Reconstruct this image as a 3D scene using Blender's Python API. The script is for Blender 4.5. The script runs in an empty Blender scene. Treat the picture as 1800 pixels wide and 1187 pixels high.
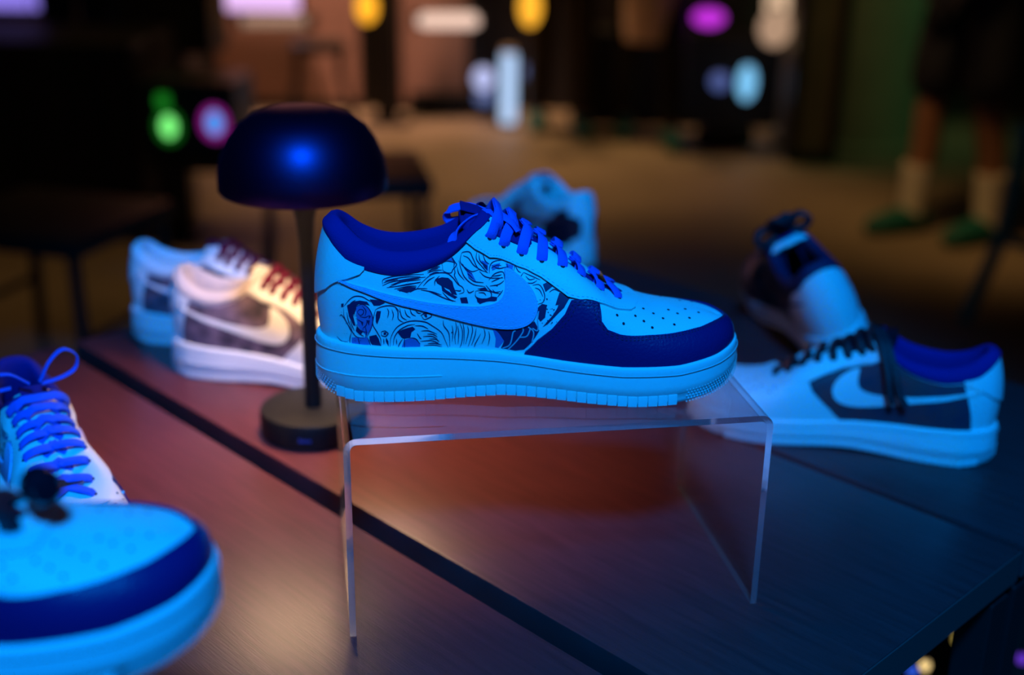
import bpy, bmesh, math, random
import numpy as np
from mathutils import Vector, Matrix
from mathutils.geometry import delaunay_2d_cdt

random.seed(7)
scene = bpy.context.scene
COL = scene.collection

# ------------------------------------------------------------------ camera
CAM_H, PITCH, ROLL, FPX = 0.5, 20.6, 0.9, 2158.0
IW, IH = 1800, 1187
cd = bpy.data.cameras.new('camera')
cd.sensor_width = 36.0
cd.lens = FPX / IW * 36.0
cd.clip_start = 0.02
cd.dof.use_dof = True
cd.dof.focus_distance = 0.835
cd.dof.aperture_fstop = 2.5
cam = bpy.data.objects.new('camera', cd)
COL.objects.link(cam)
_p, _r = math.radians(PITCH), math.radians(ROLL)
_fw = Vector((0, math.cos(_p), -math.sin(_p)))
_rt0 = Vector((1, 0, 0)); _up0 = _rt0.cross(_fw)
_rt = _rt0 * math.cos(_r) + _up0 * math.sin(_r)
_up = -_rt0 * math.sin(_r) + _up0 * math.cos(_r)
CAM_M = Matrix(((_rt.x, _up.x, -_fw.x, 0), (_rt.y, _up.y, -_fw.y, 0), (_rt.z, _up.z, -_fw.z, CAM_H), (0, 0, 0, 1)))
cam.matrix_world = CAM_M
scene.camera = cam

def ray(px, py):
    return _fw + _rt * ((px - IW / 2) / FPX) - _up * ((py - IH / 2) / FPX)
def at_z(px, py, z=0.0):
    d = ray(px, py); return Vector((0, 0, CAM_H)) + d * ((z - CAM_H) / d.z)
def at_y(px, py, Y):
    d = ray(px, py); return Vector((0, 0, CAM_H)) + d * (Y / d.y)

# ------------------------------------------------------------------ view, world and the large lights
vs = scene.view_settings
vs.view_transform = 'Standard'; vs.look = 'None'; vs.gamma = 1.0; vs.exposure = 0.0
vs.use_curve_mapping = False
scene.cycles.use_denoising = True
scene.cycles.max_bounces = 10
scene.cycles.transparent_max_bounces = 16
scene.cycles.sample_clamp_indirect = 4.0
world = bpy.data.worlds.new('night hall'); scene.world = world
world.use_nodes = True
world.node_tree.nodes['Background'].inputs[0].default_value = (.55, .42, .34, 1)
world.node_tree.nodes['Background'].inputs[1].default_value = .006

def lamp(kind, name, loc, target, color, power, **kw):
    d = bpy.data.lights.new(name, kind)
    d.color = color; d.energy = power
    for k, v in kw.items(): setattr(d, k, v)
    o = bpy.data.objects.new(name, d); COL.objects.link(o)
    o.location = loc
    o.rotation_euler = (Vector(target) - Vector(loc)).to_track_quat('-Z', 'Y').to_euler()
    return o
# blue stage spotlight above and behind the photographer
lamp('SPOT', 'blue_stage_spotlight', (.10, -.75, 2.15), (.0, .95, .10), (.0, .27, 1.0), 440, spot_size=math.radians(46), spot_blend=.75, shadow_soft_size=.16)
lamp('SPOT', 'added_amber_column_fill', (.9, 4.0, 3.0), (1.75, 6.1, -.1), (1, .75, .25), 46, spot_size=math.radians(26), spot_blend=1.0, shadow_soft_size=.2)  # added warm fill that brightens the column, not a fixture of the hall
# warm hall downlights over the floor behind the table
lamp('SPOT', 'warm_hall_downlight', (-.7, 6.7, 3.2), (-.2, 6.3, -.75), (1, .56, .22), 430, spot_size=math.radians(58), spot_blend=1.0, shadow_soft_size=.25)
lamp('SPOT', 'warm_hall_downlight', (.5, 3.3, 3.0), (1.75, 4.55, -.55), (1, .55, .18), 190, spot_size=math.radians(27), spot_blend=1.0, shadow_soft_size=.3)
lamp('SPOT', 'warm_hall_downlight', (-1.7, 4.2, 3.0), (-1.2, 4.1, -.75), (1, .55, .18), 60, spot_size=math.radians(48), spot_blend=1.0, shadow_soft_size=.3)
lamp('SPOT', 'pink_wall_washer', (-1.3, 6.2, 2.6), (-1.3, 7.5, -.35), (1, .52, .36), 640, spot_size=math.radians(70), spot_blend=1.0, shadow_soft_size=.2)
lamp('SPOT', 'green_column_washer', (3.6, 4.6, 1.6), (2.0, 6.2, .0), (.10, .80, .30), 40, spot_size=math.radians(50), spot_blend=1.0, shadow_soft_size=.15)
# ------------------------------------------------------------------ sneaker geometry (local: heel x=0, toe x=.30, z up, metres)
# outline of the sole in plan with the height of its rim and bottom, heel centre -> toe centre
OUT = [(0, 0), (.0035, .0135), (.012, .0235), (.03, .0325), (.06, .0360), (.10, .0345), (.14, .0365), (.163, .0405),
       (.19, .0470), (.22, .0510), (.247, .0500), (.27, .043), (.287, .0310), (.297, .0160), (.300, 0)]
# per station: top edge / ridge point of the upper
TOP = [(.0115, 0, .122), (.0135, .0105, .121), (.0195, .0180, .117), (.034, .0240, .107), (.058, .0275, .1005), (.089, .0270, .1055),
       (.112, .0215, .1205), (.1235, .0100, .1245), (.150, 0, .1055), (.188, 0, .0765), (.224, 0, .0630), (.252, 0, .0580),
       (.2705, 0, .0545), (.281, 0, .0510), (.285, 0, .0490)]
NST = len(OUT)
def rim_z(x):
    return float(np.interp(x, [0, .03, .08, .125, .17, .21, .25, .28, .30], [.0425, .0415, .0390, .0360, .0310, .0285, .029, .0325, .037]))
def bot_z(x):
    return float(np.interp(x, [0, .012, .03, .08, .13, .18, .22, .25, .27, .285, .30], [.008, .003, .0004, .0014, .0046, .0020, 0, .0010, .0032, .0065, .0125]))
def catmull(pts, t):
    """pts (n,3), t in [0,1] -> interpolated point"""
    n = len(pts) - 1
    f = min(max(t, 0), 1) * n
    i = min(int(f), n - 1); f -= i
    p1, p2 = pts[i], pts[i + 1]
    p0 = pts[i - 1] if i > 0 else np.array([pts[1][0], -pts[1][1], pts[1][2]])
    p3 = pts[i + 2] if i + 2 <= n else np.array([pts[n - 1][0], -pts[n - 1][1], pts[n - 1][2]])
    return .5 * ((2 * p1) + (p2 - p0) * f + (2 * p0 - 5 * p1 + 4 * p2 - p3) * f * f + (3 * p1 - p0 - 3 * p2 + p3) * f ** 3)
def outline(t, side=1):
    """point and outward normal of the sole outline in plan"""
    P = np.array([(x, w, 0) for x, w in OUT])
    a = catmull(P, t)
    b0 = catmull(P, max(t - .004, 0)); b1 = catmull(P, min(t + .004, 1))
    if t <= .004: b0 = b1 * np.array([1, -1, 1])
    if t >= .996: b1 = b0 * np.array([1, -1, 1])
    d = b1 - b0; n = np.array([-d[1], d[0], 0]); n /= np.linalg.norm(n) + 1e-12
    return np.array([a[0], a[1] * side, 0]), np.array([n[0], n[1] * side, 0])
_B = []
for i in range(NST):
    o, n = outline(i / (NST - 1))
    b0 = o - n * .0045; b0[2] = rim_z(o[0]) - .006
    b3 = np.array(TOP[i]); dz = b3[2] - b0[2]
    if i <= 7:      # round the collar
        b1 = b0 + n * .0035 + np.array([0, 0, .38 * dz])
        b2 = b3 + n * .0065 * (1 if i < 6 else 1.3) + np.array([(b0[0] - b3[0]) * .3, 0, -.30 * dz])
        if i >= 6: b2[1] = max(b2[1], b0[1] * .72)
        if i == 0: b2[0] = .0025; b1[0] = -.0005
    else:           # instep, vamp and toe
        k = (i - 8) / 6.0
        b1 = b0 + n * .0035 + np.array([0, 0, (.62 + .12 * k) * dz])
        b2 = np.array([b3[0] + (b0[0] - b3[0]) * .55, b0[1] * (.56 + .12 * k), b3[2] + (-.10 + .13 * k) * dz])
    _B.append([b0, b1, b2, b3])
_B = np.array(_B)
def surf(t, v, side=1):
    c = [catmull(_B[:, k], t) for k in range(4)]
    u = 1 - v
    p = c[0] * u ** 3 + c[1] * 3 * u * u * v + c[2] * 3 * u * v * v + c[3] * v ** 3
    return np.array([p[0], p[1] * side, p[2]])
def surf_n(t, v, side=1):
    e = .004
    t0, t1 = max(t - e, 0), min(t + e, 1); v0, v1 = max(v - e, 0), min(v + e, 1)
    a = surf(t1, v) - surf(t0, v)
    if t <= e: q = surf(e, v); a = q - q * np.array([1, -1, 1])
    if t >= 1 - e: q = surf(1 - e, v); a = q * np.array([1, -1, 1]) - q
    b = surf(t, v1) - surf(t, v0)
    n = np.cross(b, a); n /= np.linalg.norm(n) + 1e-12
    return np.array([n[0], n[1] * side, n[2]])
# ------------------------------------------------------------------ materials
_mats = {}
def mat(name, color, rough=.5, metal=0.0, bump=0.0, bscale=400.0, coat=0.0, var=0.0, vscale=40.0, spec=.5, stretch=(1, 1, 1), color2=None, sheen=0.0):
    if name in _mats: return _mats[name]
    m = bpy.data.materials.new(name); m.use_nodes = True
    nt = m.node_tree; b = nt.nodes['Principled BSDF']
    b.inputs['Roughness'].default_value = rough; b.inputs['Metallic'].default_value = metal
    b.inputs['Coat Weight'].default_value = coat; b.inputs['Coat Roughness'].default_value = .15
    b.inputs['Specular IOR Level'].default_value = spec
    b.inputs['Sheen Weight'].default_value = sheen
    tc = nt.nodes.new('ShaderNodeTexCoord'); mp = nt.nodes.new('ShaderNodeMapping')
    mp.inputs['Scale'].default_value = stretch
    nt.links.new(tc.outputs['Object'], mp.inputs['Vector'])
    if var > 0 or color2:
        n = nt.nodes.new('ShaderNodeTexNoise'); n.inputs['Scale'].default_value = vscale; n.inputs['Detail'].default_value = 6
        nt.links.new(mp.outputs[0], n.inputs['Vector'])
        r = nt.nodes.new('ShaderNodeValToRGB')
        c2 = color2 or tuple(c * (1 - var) for c in color)
        r.color_ramp.elements[0].position = .35; r.color_ramp.elements[1].position = .65
        r.color_ramp.elements[0].color = (*c2, 1); r.color_ramp.elements[1].color = (*color, 1)
        nt.links.new(n.outputs['Fac'], r.inputs[0]); nt.links.new(r.outputs[0], b.inputs['Base Color'])
    else:
        b.inputs['Base Color'].default_value = (*color, 1)
    if bump > 0:
        n2 = nt.nodes.new('ShaderNodeTexNoise'); n2.inputs['Scale'].default_value = bscale; n2.inputs['Detail'].default_value = 3
        nt.links.new(mp.outputs[0], n2.inputs['Vector'])
        bm_ = nt.nodes.new('ShaderNodeBump'); bm_.inputs['Strength'].default_value = bump; bm_.inputs['Distance'].default_value = .001
        nt.links.new(n2.outputs['Fac'], bm_.inputs['Height']); nt.links.new(bm_.outputs[0], b.inputs['Normal'])
    _mats[name] = m
    return m
def glow(name, color, strength):
    if name in _mats: return _mats[name]
    m = bpy.data.materials.new(name); m.use_nodes = True
    b = m.node_tree.nodes['Principled BSDF']
    b.inputs['Base Color'].default_value = (.02, .02, .02, 1); b.inputs['Emission Color'].default_value = (*color, 1)
    b.inputs['Emission Strength'].default_value = strength
    _mats[name] = m; return m
def acrylic_sheet():
    m = bpy.data.materials.new('clear acrylic'); m.use_nodes = True; nt = m.node_tree
    nt.nodes.remove(nt.nodes['Principled BSDF']); out = nt.nodes['Material Output']
    tr = nt.nodes.new('ShaderNodeBsdfTransparent'); tr.inputs[0].default_value = (.97, .975, .98, 1)
    gl = nt.nodes.new('ShaderNodeBsdfGlossy'); gl.inputs['Roughness'].default_value = .02
    lw = nt.nodes.new('ShaderNodeLayerWeight'); lw.inputs['Blend'].default_value = .5
    pw = nt.nodes.new('ShaderNodeMath'); pw.operation = 'POWER'; pw.inputs[1].default_value = 4.0
    fr = nt.nodes.new('ShaderNodeMath'); fr.operation = 'MULTIPLY_ADD'; fr.inputs[1].default_value = .80; fr.inputs[2].default_value = .035
    nt.links.new(lw.outputs['Facing'], pw.inputs[0]); nt.links.new(pw.outputs[0], fr.inputs[0])
    mx = nt.nodes.new('ShaderNodeMixShader')
    nt.links.new(fr.outputs[0], mx.inputs[0]); nt.links.new(tr.outputs[0], mx.inputs[1]); nt.links.new(gl.outputs[0], mx.inputs[2])
    nt.links.new(mx.outputs[0], out.inputs[0]); return m
def acrylic_edge():
    m = bpy.data.materials.new('polished acrylic edge'); m.use_nodes = True; nt = m.node_tree
    nt.nodes.remove(nt.nodes['Principled BSDF']); out = nt.nodes['Material Output']
    g = nt.nodes.new('ShaderNodeBsdfGlass'); g.inputs['IOR'].default_value = 1.49; g.inputs['Roughness'].default_value = .08
    d = nt.nodes.new('ShaderNodeBsdfDiffuse'); d.inputs[0].default_value = (.75, .75, .8, 1)
    t = nt.nodes.new('ShaderNodeBsdfTranslucent'); t.inputs[0].default_value = (.75, .75, .8, 1)
    m1 = nt.nodes.new('ShaderNodeMixShader'); m1.inputs[0].default_value = .5
    m2 = nt.nodes.new('ShaderNodeMixShader'); m2.inputs[0].default_value = .22
    nt.links.new(d.outputs[0], m1.inputs[1]); nt.links.new(t.outputs[0], m1.inputs[2])
    nt.links.new(g.outputs[0], m2.inputs[1]); nt.links.new(m1.outputs[0], m2.inputs[2])
    nt.links.new(m2.outputs[0], out.inputs[0]); return m

# ------------------------------------------------------------------ object helpers
def tag(o, label=None, cat=None, group=None, kind=None):
    if label: o['label'] = label
    if cat: o['category'] = cat
    if group: o['group'] = group
    if kind: o['kind'] = kind
    return o
def mesh(name, V, F, smooth=True, angle=None):
    me = bpy.data.meshes.new(name)
    me.from_pydata([tuple(map(float, v)) for v in V], [], [tuple(f) for f in F])
    me.validate(); me.update()
    me.polygons.foreach_set('use_smooth', [smooth] * len(me.polygons))
    if smooth and angle: me.set_sharp_from_angle(angle=math.radians(angle))
    return me
def obj(name, me, material=None, parent=None, loc=None, rot=None):
    o = bpy.data.objects.new(name, me); COL.objects.link(o)
    if material is not None:
        if len(me.materials) == 0: me.materials.append(material)
        if me.materials[0] != material:
            o.material_slots[0].link = 'OBJECT'; o.material_slots[0].material = material
    if parent: o.parent = parent
    if loc is not None: o.location = loc
    if rot is not None: o.rotation_euler = rot
    return o
def thing(name, label, cat, loc=(0, 0, 0), rot=(0, 0, 0), group=None, scale=1.0):
    o = bpy.data.objects.new(name, None); COL.objects.link(o)
    o.location = loc; o.rotation_euler = rot; o.scale = (scale,) * 3
    o.empty_display_size = .05
    return tag(o, label, cat, group)
class MB:
    """collects shapes, then builds one mesh"""
    def __init__(s): s.V = []; s.F = []
    def add(s, V, F):
        k = len(s.V); s.V += [tuple(v) for v in V]; s.F += [tuple(i + k for i in f) for f in F]; return s
    def box(s, a, b, bevel=0.0):
        bm = bmesh.new(); bmesh.ops.create_cube(bm, size=1)
        for v in bm.verts: v.co = Vector([(a[i] + b[i]) / 2 + v.co[i] * (b[i] - a[i]) for i in range(3)])
        if bevel: bmesh.ops.bevel(bm, geom=bm.edges[:], offset=bevel, segments=2, affect='EDGES', profile=.6)
        bm.verts.index_update()
        s.add([v.co[:] for v in bm.verts], [[v.index for v in f.verts] for f in bm.faces]); bm.free(); return s
    def lathe(s, prof, n=48, c=(0, 0, 0)):
        k = len(prof); V = []; F = []
        for i in range(n):
            a = 2 * math.pi * i / n
            V += [(c[0] + r * math.cos(a), c[1] + r * math.sin(a), c[2] + z) for r, z in prof]
        for i in range(n):
            j = (i + 1) % n
            F += [(i * k + q, j * k + q, j * k + q + 1, i * k + q + 1) for q in range(k - 1)]
        return s.add(V, F)
    def tube(s, path, r, n=8, cap=True):
        P = [Vector(p) for p in path]; R = r if isinstance(r, (list, tuple)) else [r] * len(P)
        V = []; F = []; ref = None
        for i, p in enumerate(P):
            t = (P[min(i + 1, len(P) - 1)] - P[max(i - 1, 0)]).normalized()
            if ref is None: ref = t.orthogonal().normalized()
            ref = (ref - t * ref.dot(t)).normalized(); bi = t.cross(ref)
            V += [tuple(p + (ref * math.cos(2 * math.pi * q / n) + bi * math.sin(2 * math.pi * q / n)) * R[i]) for q in range(n)]
        for i in range(len(P) - 1):
            F += [(i * n + q, i * n + (q + 1) % n, (i + 1) * n + (q + 1) % n, (i + 1) * n + q) for q in range(n)]
        if cap: F += [tuple(range(n))[::-1], tuple((len(P) - 1) * n + q for q in range(n))]
        return s.add(V, F)
    def ribbon(s, path, normals, width, thick):
        """flat lace with a lens section"""
        P = [np.array(p, float) for p in path]; V = []; F = []
        m = len(P)
        for i in range(m):
            t = P[min(i + 1, m - 1)] - P[max(i - 1, 0)]; t /= np.linalg.norm(t) + 1e-12
            n = np.array(normals[i], float); n -= t * n.dot(t); n /= np.linalg.norm(n) + 1e-12
            b = np.cross(n, t); w = width / 2; h = thick / 2
            for x, z in ((-w, 0), (-w * .8, h), (0, h * 1.15), (w * .8, h), (w, 0), (w * .8, -h), (0, -h * 1.15), (-w * .8, -h)):
                V.append(P[i] + b * x + n * z)
        for i in range(m - 1):
            F += [(i * 8 + q, i * 8 + (q + 1) % 8, (i + 1) * 8 + (q + 1) % 8, (i + 1) * 8 + q) for q in range(8)]
        F += [tuple(range(8))[::-1], tuple((m - 1) * 8 + q for q in range(8))]
        return s.add(V, F)
    def mesh(s, name, smooth=True, angle=40): return mesh(name, s.V, s.F, smooth, angle)
    def build(s, name, material, parent=None, smooth=True, angle=40, loc=None, rot=None):
        return obj(name, s.mesh(name, smooth, angle), material, parent, loc, rot)
def spline(pts, n=10):
    P = [np.array(p, float) for p in pts]; out = []
    for i in range(len(P) - 1):
        p0 = P[i - 1] if i else 2 * P[0] - P[1]; p3 = P[i + 2] if i + 2 < len(P) else 2 * P[-1] - P[-2]
        for k in range(n):
            f = k / n
            out.append(.5 * (2 * P[i] + (P[i + 1] - p0) * f + (2 * p0 - 5 * P[i] + 4 * P[i + 1] - p3) * f * f + (3 * P[i] - p0 - 3 * P[i + 1] + p3) * f ** 3))
    return out + [P[-1]]
ART_LINES = [
    [.248,.444,.245,.375,.243,.288,.25,.213,.255,.15,.255,.069],
    [.248,.444,.257,.481,.269,.506,.279,.5,.286,.444],
    [.279,.5,.283,.444,.283,.375,.29,.338],
    [.286,.488,.288,.4,.295,.363],
    [.293,.475,.295,.419,.3,.388],
    [.269,.075,.271,.175,.279,.275,.29,.331,.302,.356,.317,.344,.326,.3,.336,.231,.34,.15,.343,.081],
    [.274,.094,.276,.175,.283,.25,.295,.306,.305,.319],
    [.288,.169,.283,.113,.281,.075],
    [.298,.181,.305,.169,.31,.113],
    [.29,.181,.29,.075],
    [.312,.25,.321,.25,.331,.213],
    [.314,.194,.324,.194,.331,.169],
    [.31,.144,.324,.15,.333,.119],
    [.314,.1,.326,.106,.336,.088],
    [.34,.35,.34,.294,.345,.219,.345,.088],
    [.355,.331,.355,.263,.352,.188,.352,.113],
    [.36,.319,.362,.238,.36,.138,.357,.081],
    [.364,.312,.364,.238,.362,.113],
    [.374,.294,.374,.231,.367,.094],
    [.383,.206,.376,.125,.374,.088],
    [.312,.688,.321,.756,.333,.812,.345,.819,.357,.794,.364,.738,.369,.669,.374,.631,.374,.588,.367,.581],
    [.302,.656,.312,.688,.326,.681],
    [.345,.625,.352,.55,.36,.519],
    [.336,.7,.338,.75,.345,.788],
    [.26,.719,.262,.775,.281,.825,.305,.838,.324,.831],
    [.26,.706,.276,.763,.305,.8,.326,.8],
    [.271,.706,.293,.769,.319,.781],
    [.267,.694,.288,.725,.312,.75,.319,.756],
    [.279,.688,.3,.719,.312,.719],
    [.329,.856,.338,.869,.348,.869],
    [.329,.838,.34,.85,.35,.838],
    [.331,.819,.34,.831,.345,.825],
    [.352,.875,.352,.9,.36,.906,.371,.869,.374,.838,.367,.812,.362,.788,.352,.825,.352,.875],
    [.367,.956,.371,.894,.374,.844],
    [.386,.906,.39,.906,.4,.875,.402,.812,.405,.725,.417,.675],
    [.386,.906,.381,.856,.383,.806,.393,.731,.405,.719],
    [.379,.863,.379,.794,.381,.706,.39,.625,.405,.581],
    [.412,.85,.407,.8,.412,.725,.417,.669],
    [.405,.706,.41,.656,.421,.625,.443,.606],
    [.419,.663,.426,.713,.438,.731,.464,.719],
    [.414,.619,.429,.65,.45,.644,.445,.594],
    [.474,.713,.488,.694,.502,.681],
    [.486,.631,.493,.594,.507,.625],
    [.493,.569,.51,.55,.521,.562],
    [.369,.838,.369,.781,.367,.75,.371,.65],
    [.39,.569,.4,.556,.41,.531,.407,.488,.395,.494,.388,.525,.39,.569],
    [.412,.575,.426,.569,.443,.588],
    [.417,.481,.431,.525],
    [.407,.588,.412,.531,.424,.5],
    [.393,.463,.402,.469,.412,.456],
    [.431,.706,.443,.675,.479,.669],
    [.183,.4,.198,.488,.21,.531,.224,.544,.236,.525,.248,.513],
    [.181,.375,.183,.294,.198,.206,.21,.144,.226,.138],
    [.21,.425,.224,.469,.236,.444,.243,.356,.24,.25,.231,.15],
    [.214,.381,.219,.413,.226,.413,.226,.381,.221,.356,.217,.363,.214,.381],
    [.169,.288,.176,.306,.19,.25,.2,.175],
    [.212,.25,.221,.206,.233,.2],
    [.2,.175,.195,.106,.195,.05],
    [.214,.138,.217,.069],
    [.233,.15,.238,.075],
    [.155,.1,.171,.069,.19,.075],
    [.229,.263,.231,.2,.229,.144],
    [.51,.537,.521,.531,.521,.469,.514,.425,.502,.413],
    [.5,.725,.5,.688,.488,.638],
    [.507,.625,.517,.594,.526,.562],
    [.502,.281,.531,.369,.543,.463],
    [.257,.206,.257,.225,.262,.238,.264,.231,.267,.213,.264,.188,.262,.181,.257,.188,.257,.206],
    [.314,.406,.317,.431,.321,.438,.326,.419,.326,.394,.321,.375,.317,.369,.314,.406],
    [.193,.394,.2,.45,.21,.494],
    [.2,.363,.205,.425,.217,.475],
    [.198,.281,.202,.238,.207,.194],
    [.219,.344,.229,.344,.236,.369],
    [.212,.225,.219,.175,.226,.156],
    [.224,.456,.231,.413,.229,.356],
    [.233,.319,.231,.269,.224,.231],
    [.19,.35,.193,.281,.202,.2],
    [.25,.419,.252,.369,.25,.312],
    [.267,.475,.269,.438,.267,.375],
    [.274,.469,.276,.413,.274,.356],
    [.3,.488,.302,.431,.307,.406],
    [.307,.469,.31,.438,.314,.431],
    [.264,.169,.264,.131,.267,.094],
    [.26,.156,.26,.1],
    [.305,.306,.314,.3,.321,.269],
    [.279,.163,.279,.106],
    [.307,.225,.31,.181,.312,.169],
    [.319,.219,.326,.213,.331,.188],
    [.321,.169,.329,.163,.333,.138],
    [.319,.119,.326,.125,.336,.106],
    [.35,.294,.35,.225,.348,.138],
    [.357,.288,.357,.213,.355,.113],
    [.369,.281,.369,.225,.364,.113],
    [.379,.256,.376,.188,.371,.106],
    [.388,.25,.388,.194,.383,.119],
    [.393,.225,.393,.175,.39,.106],
    [.264,.763,.281,.8,.3,.819,.319,.812],
    [.274,.731,.295,.781,.317,.794],
    [.286,.725,.302,.744,.317,.75],
    [.262,.738,.271,.769,.286,.794],
    [.321,.713,.329,.763,.338,.788],
    [.317,.675,.331,.644,.343,.6],
    [.352,.731,.355,.688,.36,.669],
    [.362,.625,.369,.606,.371,.613],
    [.326,.656,.336,.613,.348,.556,.357,.525],
    [.388,.881,.395,.838,.4,.763,.41,.7],
    [.383,.825,.386,.763,.393,.706],
    [.386,.694,.393,.644,.405,.613],
    [.414,.825,.412,.775,.417,.725],
    [.421,.812,.421,.756,.426,.725],
    [.426,.694,.44,.7,.455,.688],
    [.421,.638,.433,.631,.443,.631],
    [.417,.6,.426,.606,.443,.613],
    [.479,.694,.474,.656,.488,.644],
    [.498,.675,.498,.638,.502,.625],
    [.507,.6,.51,.575,.519,.575],
    [.393,.55,.4,.537,.402,.513],
    [.414,.544,.417,.519,.426,.519],
    [.379,.6,.381,.569,.388,.575],
    [.374,.819,.374,.756,.379,.688],
    [.369,.919,.371,.863,.369,.831],
    [.512,.519,.517,.5,.517,.456],
    [.529,.475,.538,.488,.543,.469],
    [.507,.3,.526,.344,.548,.413],
    [.512,.306,.536,.363,.552,.419],
    [.331,.844,.336,.863,.345,.863],
    [.333,.863,.34,.881,.348,.881],
    [.288,.681,.288,.663],
    [.295,.694,.298,.656],
    [.302,.7,.302,.663]]
ART_DARK = [
    [.25,.431,.257,.438,.255,.369,.25,.294,.248,.319,.248,.388],
    [.281,.231,.288,.263,.295,.281,.302,.294,.305,.269,.3,.238,.298,.181,.29,.169,.286,.181],
    [.338,.763,.348,.769,.357,.75,.362,.706,.362,.656,.364,.575,.357,.594,.355,.638,.345,.688,.34,.719],
    [.345,.706,.35,.644,.357,.594,.364,.556,.36,.544,.352,.588,.345,.638],
    [.283,.681,.3,.713,.312,.706,.307,.675,.298,.65],
    [.386,.55,.388,.513,.398,.488,.41,.494,.417,.481,.414,.456,.402,.469,.39,.456,.388,.506],
    [.367,.544,.376,.537,.376,.481,.367,.494],
    [.393,.581,.405,.575,.407,.55,.398,.562],
    [.19,.413,.207,.475,.219,.5,.233,.506,.238,.475,.229,.475,.217,.463,.207,.413,.205,.331,.21,.244,.205,.244,.195,.319],
    [.21,.319,.219,.306,.226,.294,.224,.25,.221,.288],
    [.236,.375,.24,.369,.236,.331],
    [.238,.537,.255,.55,.264,.531,.255,.494,.245,.481],
    [.236,.163,.248,.188,.252,.15,.255,.081,.24,.081,.236,.125],
    [.4,.244,.426,.231,.455,.263,.479,.3,.483,.238,.464,.175,.438,.088,.424,.075,.405,.088,.41,.144,.405,.206],
    [.526,.531,.536,.544,.54,.513,.531,.494,.524,.481],
    [.543,.463,.555,.425,.54,.363,.505,.281,.493,.263,.519,.331,.536,.388,.529,.388],
    [.26,.219,.264,.225,.264,.2,.26,.194],
    [.317,.413,.321,.419,.321,.388,.319,.388],
    [.174,.406,.181,.419,.181,.388,.174,.375],
    [.348,.231,.35,.231,.348,.213,.348,.219],
    [.498,.388,.51,.413,.517,.4,.505,.325,.493,.3,.49,.325],
    [.2,.4,.21,.45,.212,.413,.207,.344],
    [.212,.238,.224,.194,.219,.163,.21,.194],
    [.231,.319,.238,.325,.236,.269],
    [.388,.494,.393,.494,.39,.463,.388,.475],
    [.312,.406,.317,.431,.324,.438,.326,.406,.324,.425,.317,.419],
    [.288,.25,.29,.263,.29,.213,.288,.206],
    [.295,.263,.3,.269,.298,.231],
    [.388,.725,.393,.663,.39,.681,.386,.725],
    [.414,.763,.421,.719,.417,.688,.414,.731],
    [.419,.575,.426,.569,.424,.556],
    [.264,.169,.267,.131,.267,.075,.264,.119]]
ART_MID = [
    [.414,.775,.424,.738,.419,.681,.414,.719],
    [.386,.788,.393,.719,.395,.638,.386,.7],
    [.398,.25,.405,.206,.41,.144,.402,.088,.398,.094,.4,.163],
    [.3,.181,.31,.125,.31,.088,.286,.081,.29,.156],
    [.21,.425,.224,.469,.236,.444,.243,.356,.24,.25,.231,.163,.214,.25],
    [.2,.125,.233,.15,.238,.081,.198,.056],
    [.345,.675,.355,.613,.36,.544,.35,.606],
    [.429,.713,.455,.706,.445,.681,.426,.675],
    [.474,.694,.495,.675,.483,.638,.471,.663],
    [.36,.963,.369,.931,.371,.881,.362,.906]]
ART_BOLTS = [
    [.407,.088,.417,.119,.424,.206,.429,.225],
    [.414,.081,.433,.175,.443,.225,.443,.256],
    [.457,.256,.467,.225,.457,.15],
    [.498,.369,.488,.312,.479,.238,.467,.25],
    [.462,.25,.448,.188,.433,.175]]
# ------------------------------------------------------------------ sneaker parts
# overlays are outlines on the upper: (s, v); s = distance round the shoe from heel centre (0) to toe centre (1) on one side,
# s < 0 and s > 1 continue on the other side; v = height from sole rim (0) to collar / ridge (1)
def sv(s, v, side=-1):
    if s < 0: return surf(-s, v, -side)
    if s > 1: return surf(2 - s, v, -side)
    return surf(s, v, side)
def sv_n(s, v, side=-1):
    if s < 0: return surf_n(-s, v, -side)
    if s > 1: return surf_n(2 - s, v, -side)
    return surf_n(s, v, side)
KS, KV = .36, .095
def smooth_poly(pts, n=4, closed=True):
    P = [np.array(p, float) for p in pts]; m = len(P); out = []
    for i in range(m):
        p0, p1, p2, p3 = P[i - 1], P[i], P[(i + 1) % m], P[(i + 2) % m]
        for k in range(n):
            f = k / n
            out.append(.5 * (2 * p1 + (p2 - p0) * f + (2 * p0 - 5 * p1 + 4 * p2 - p3) * f * f + (3 * p1 - p0 - 3 * p2 + p3) * f ** 3))
    return out
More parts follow.
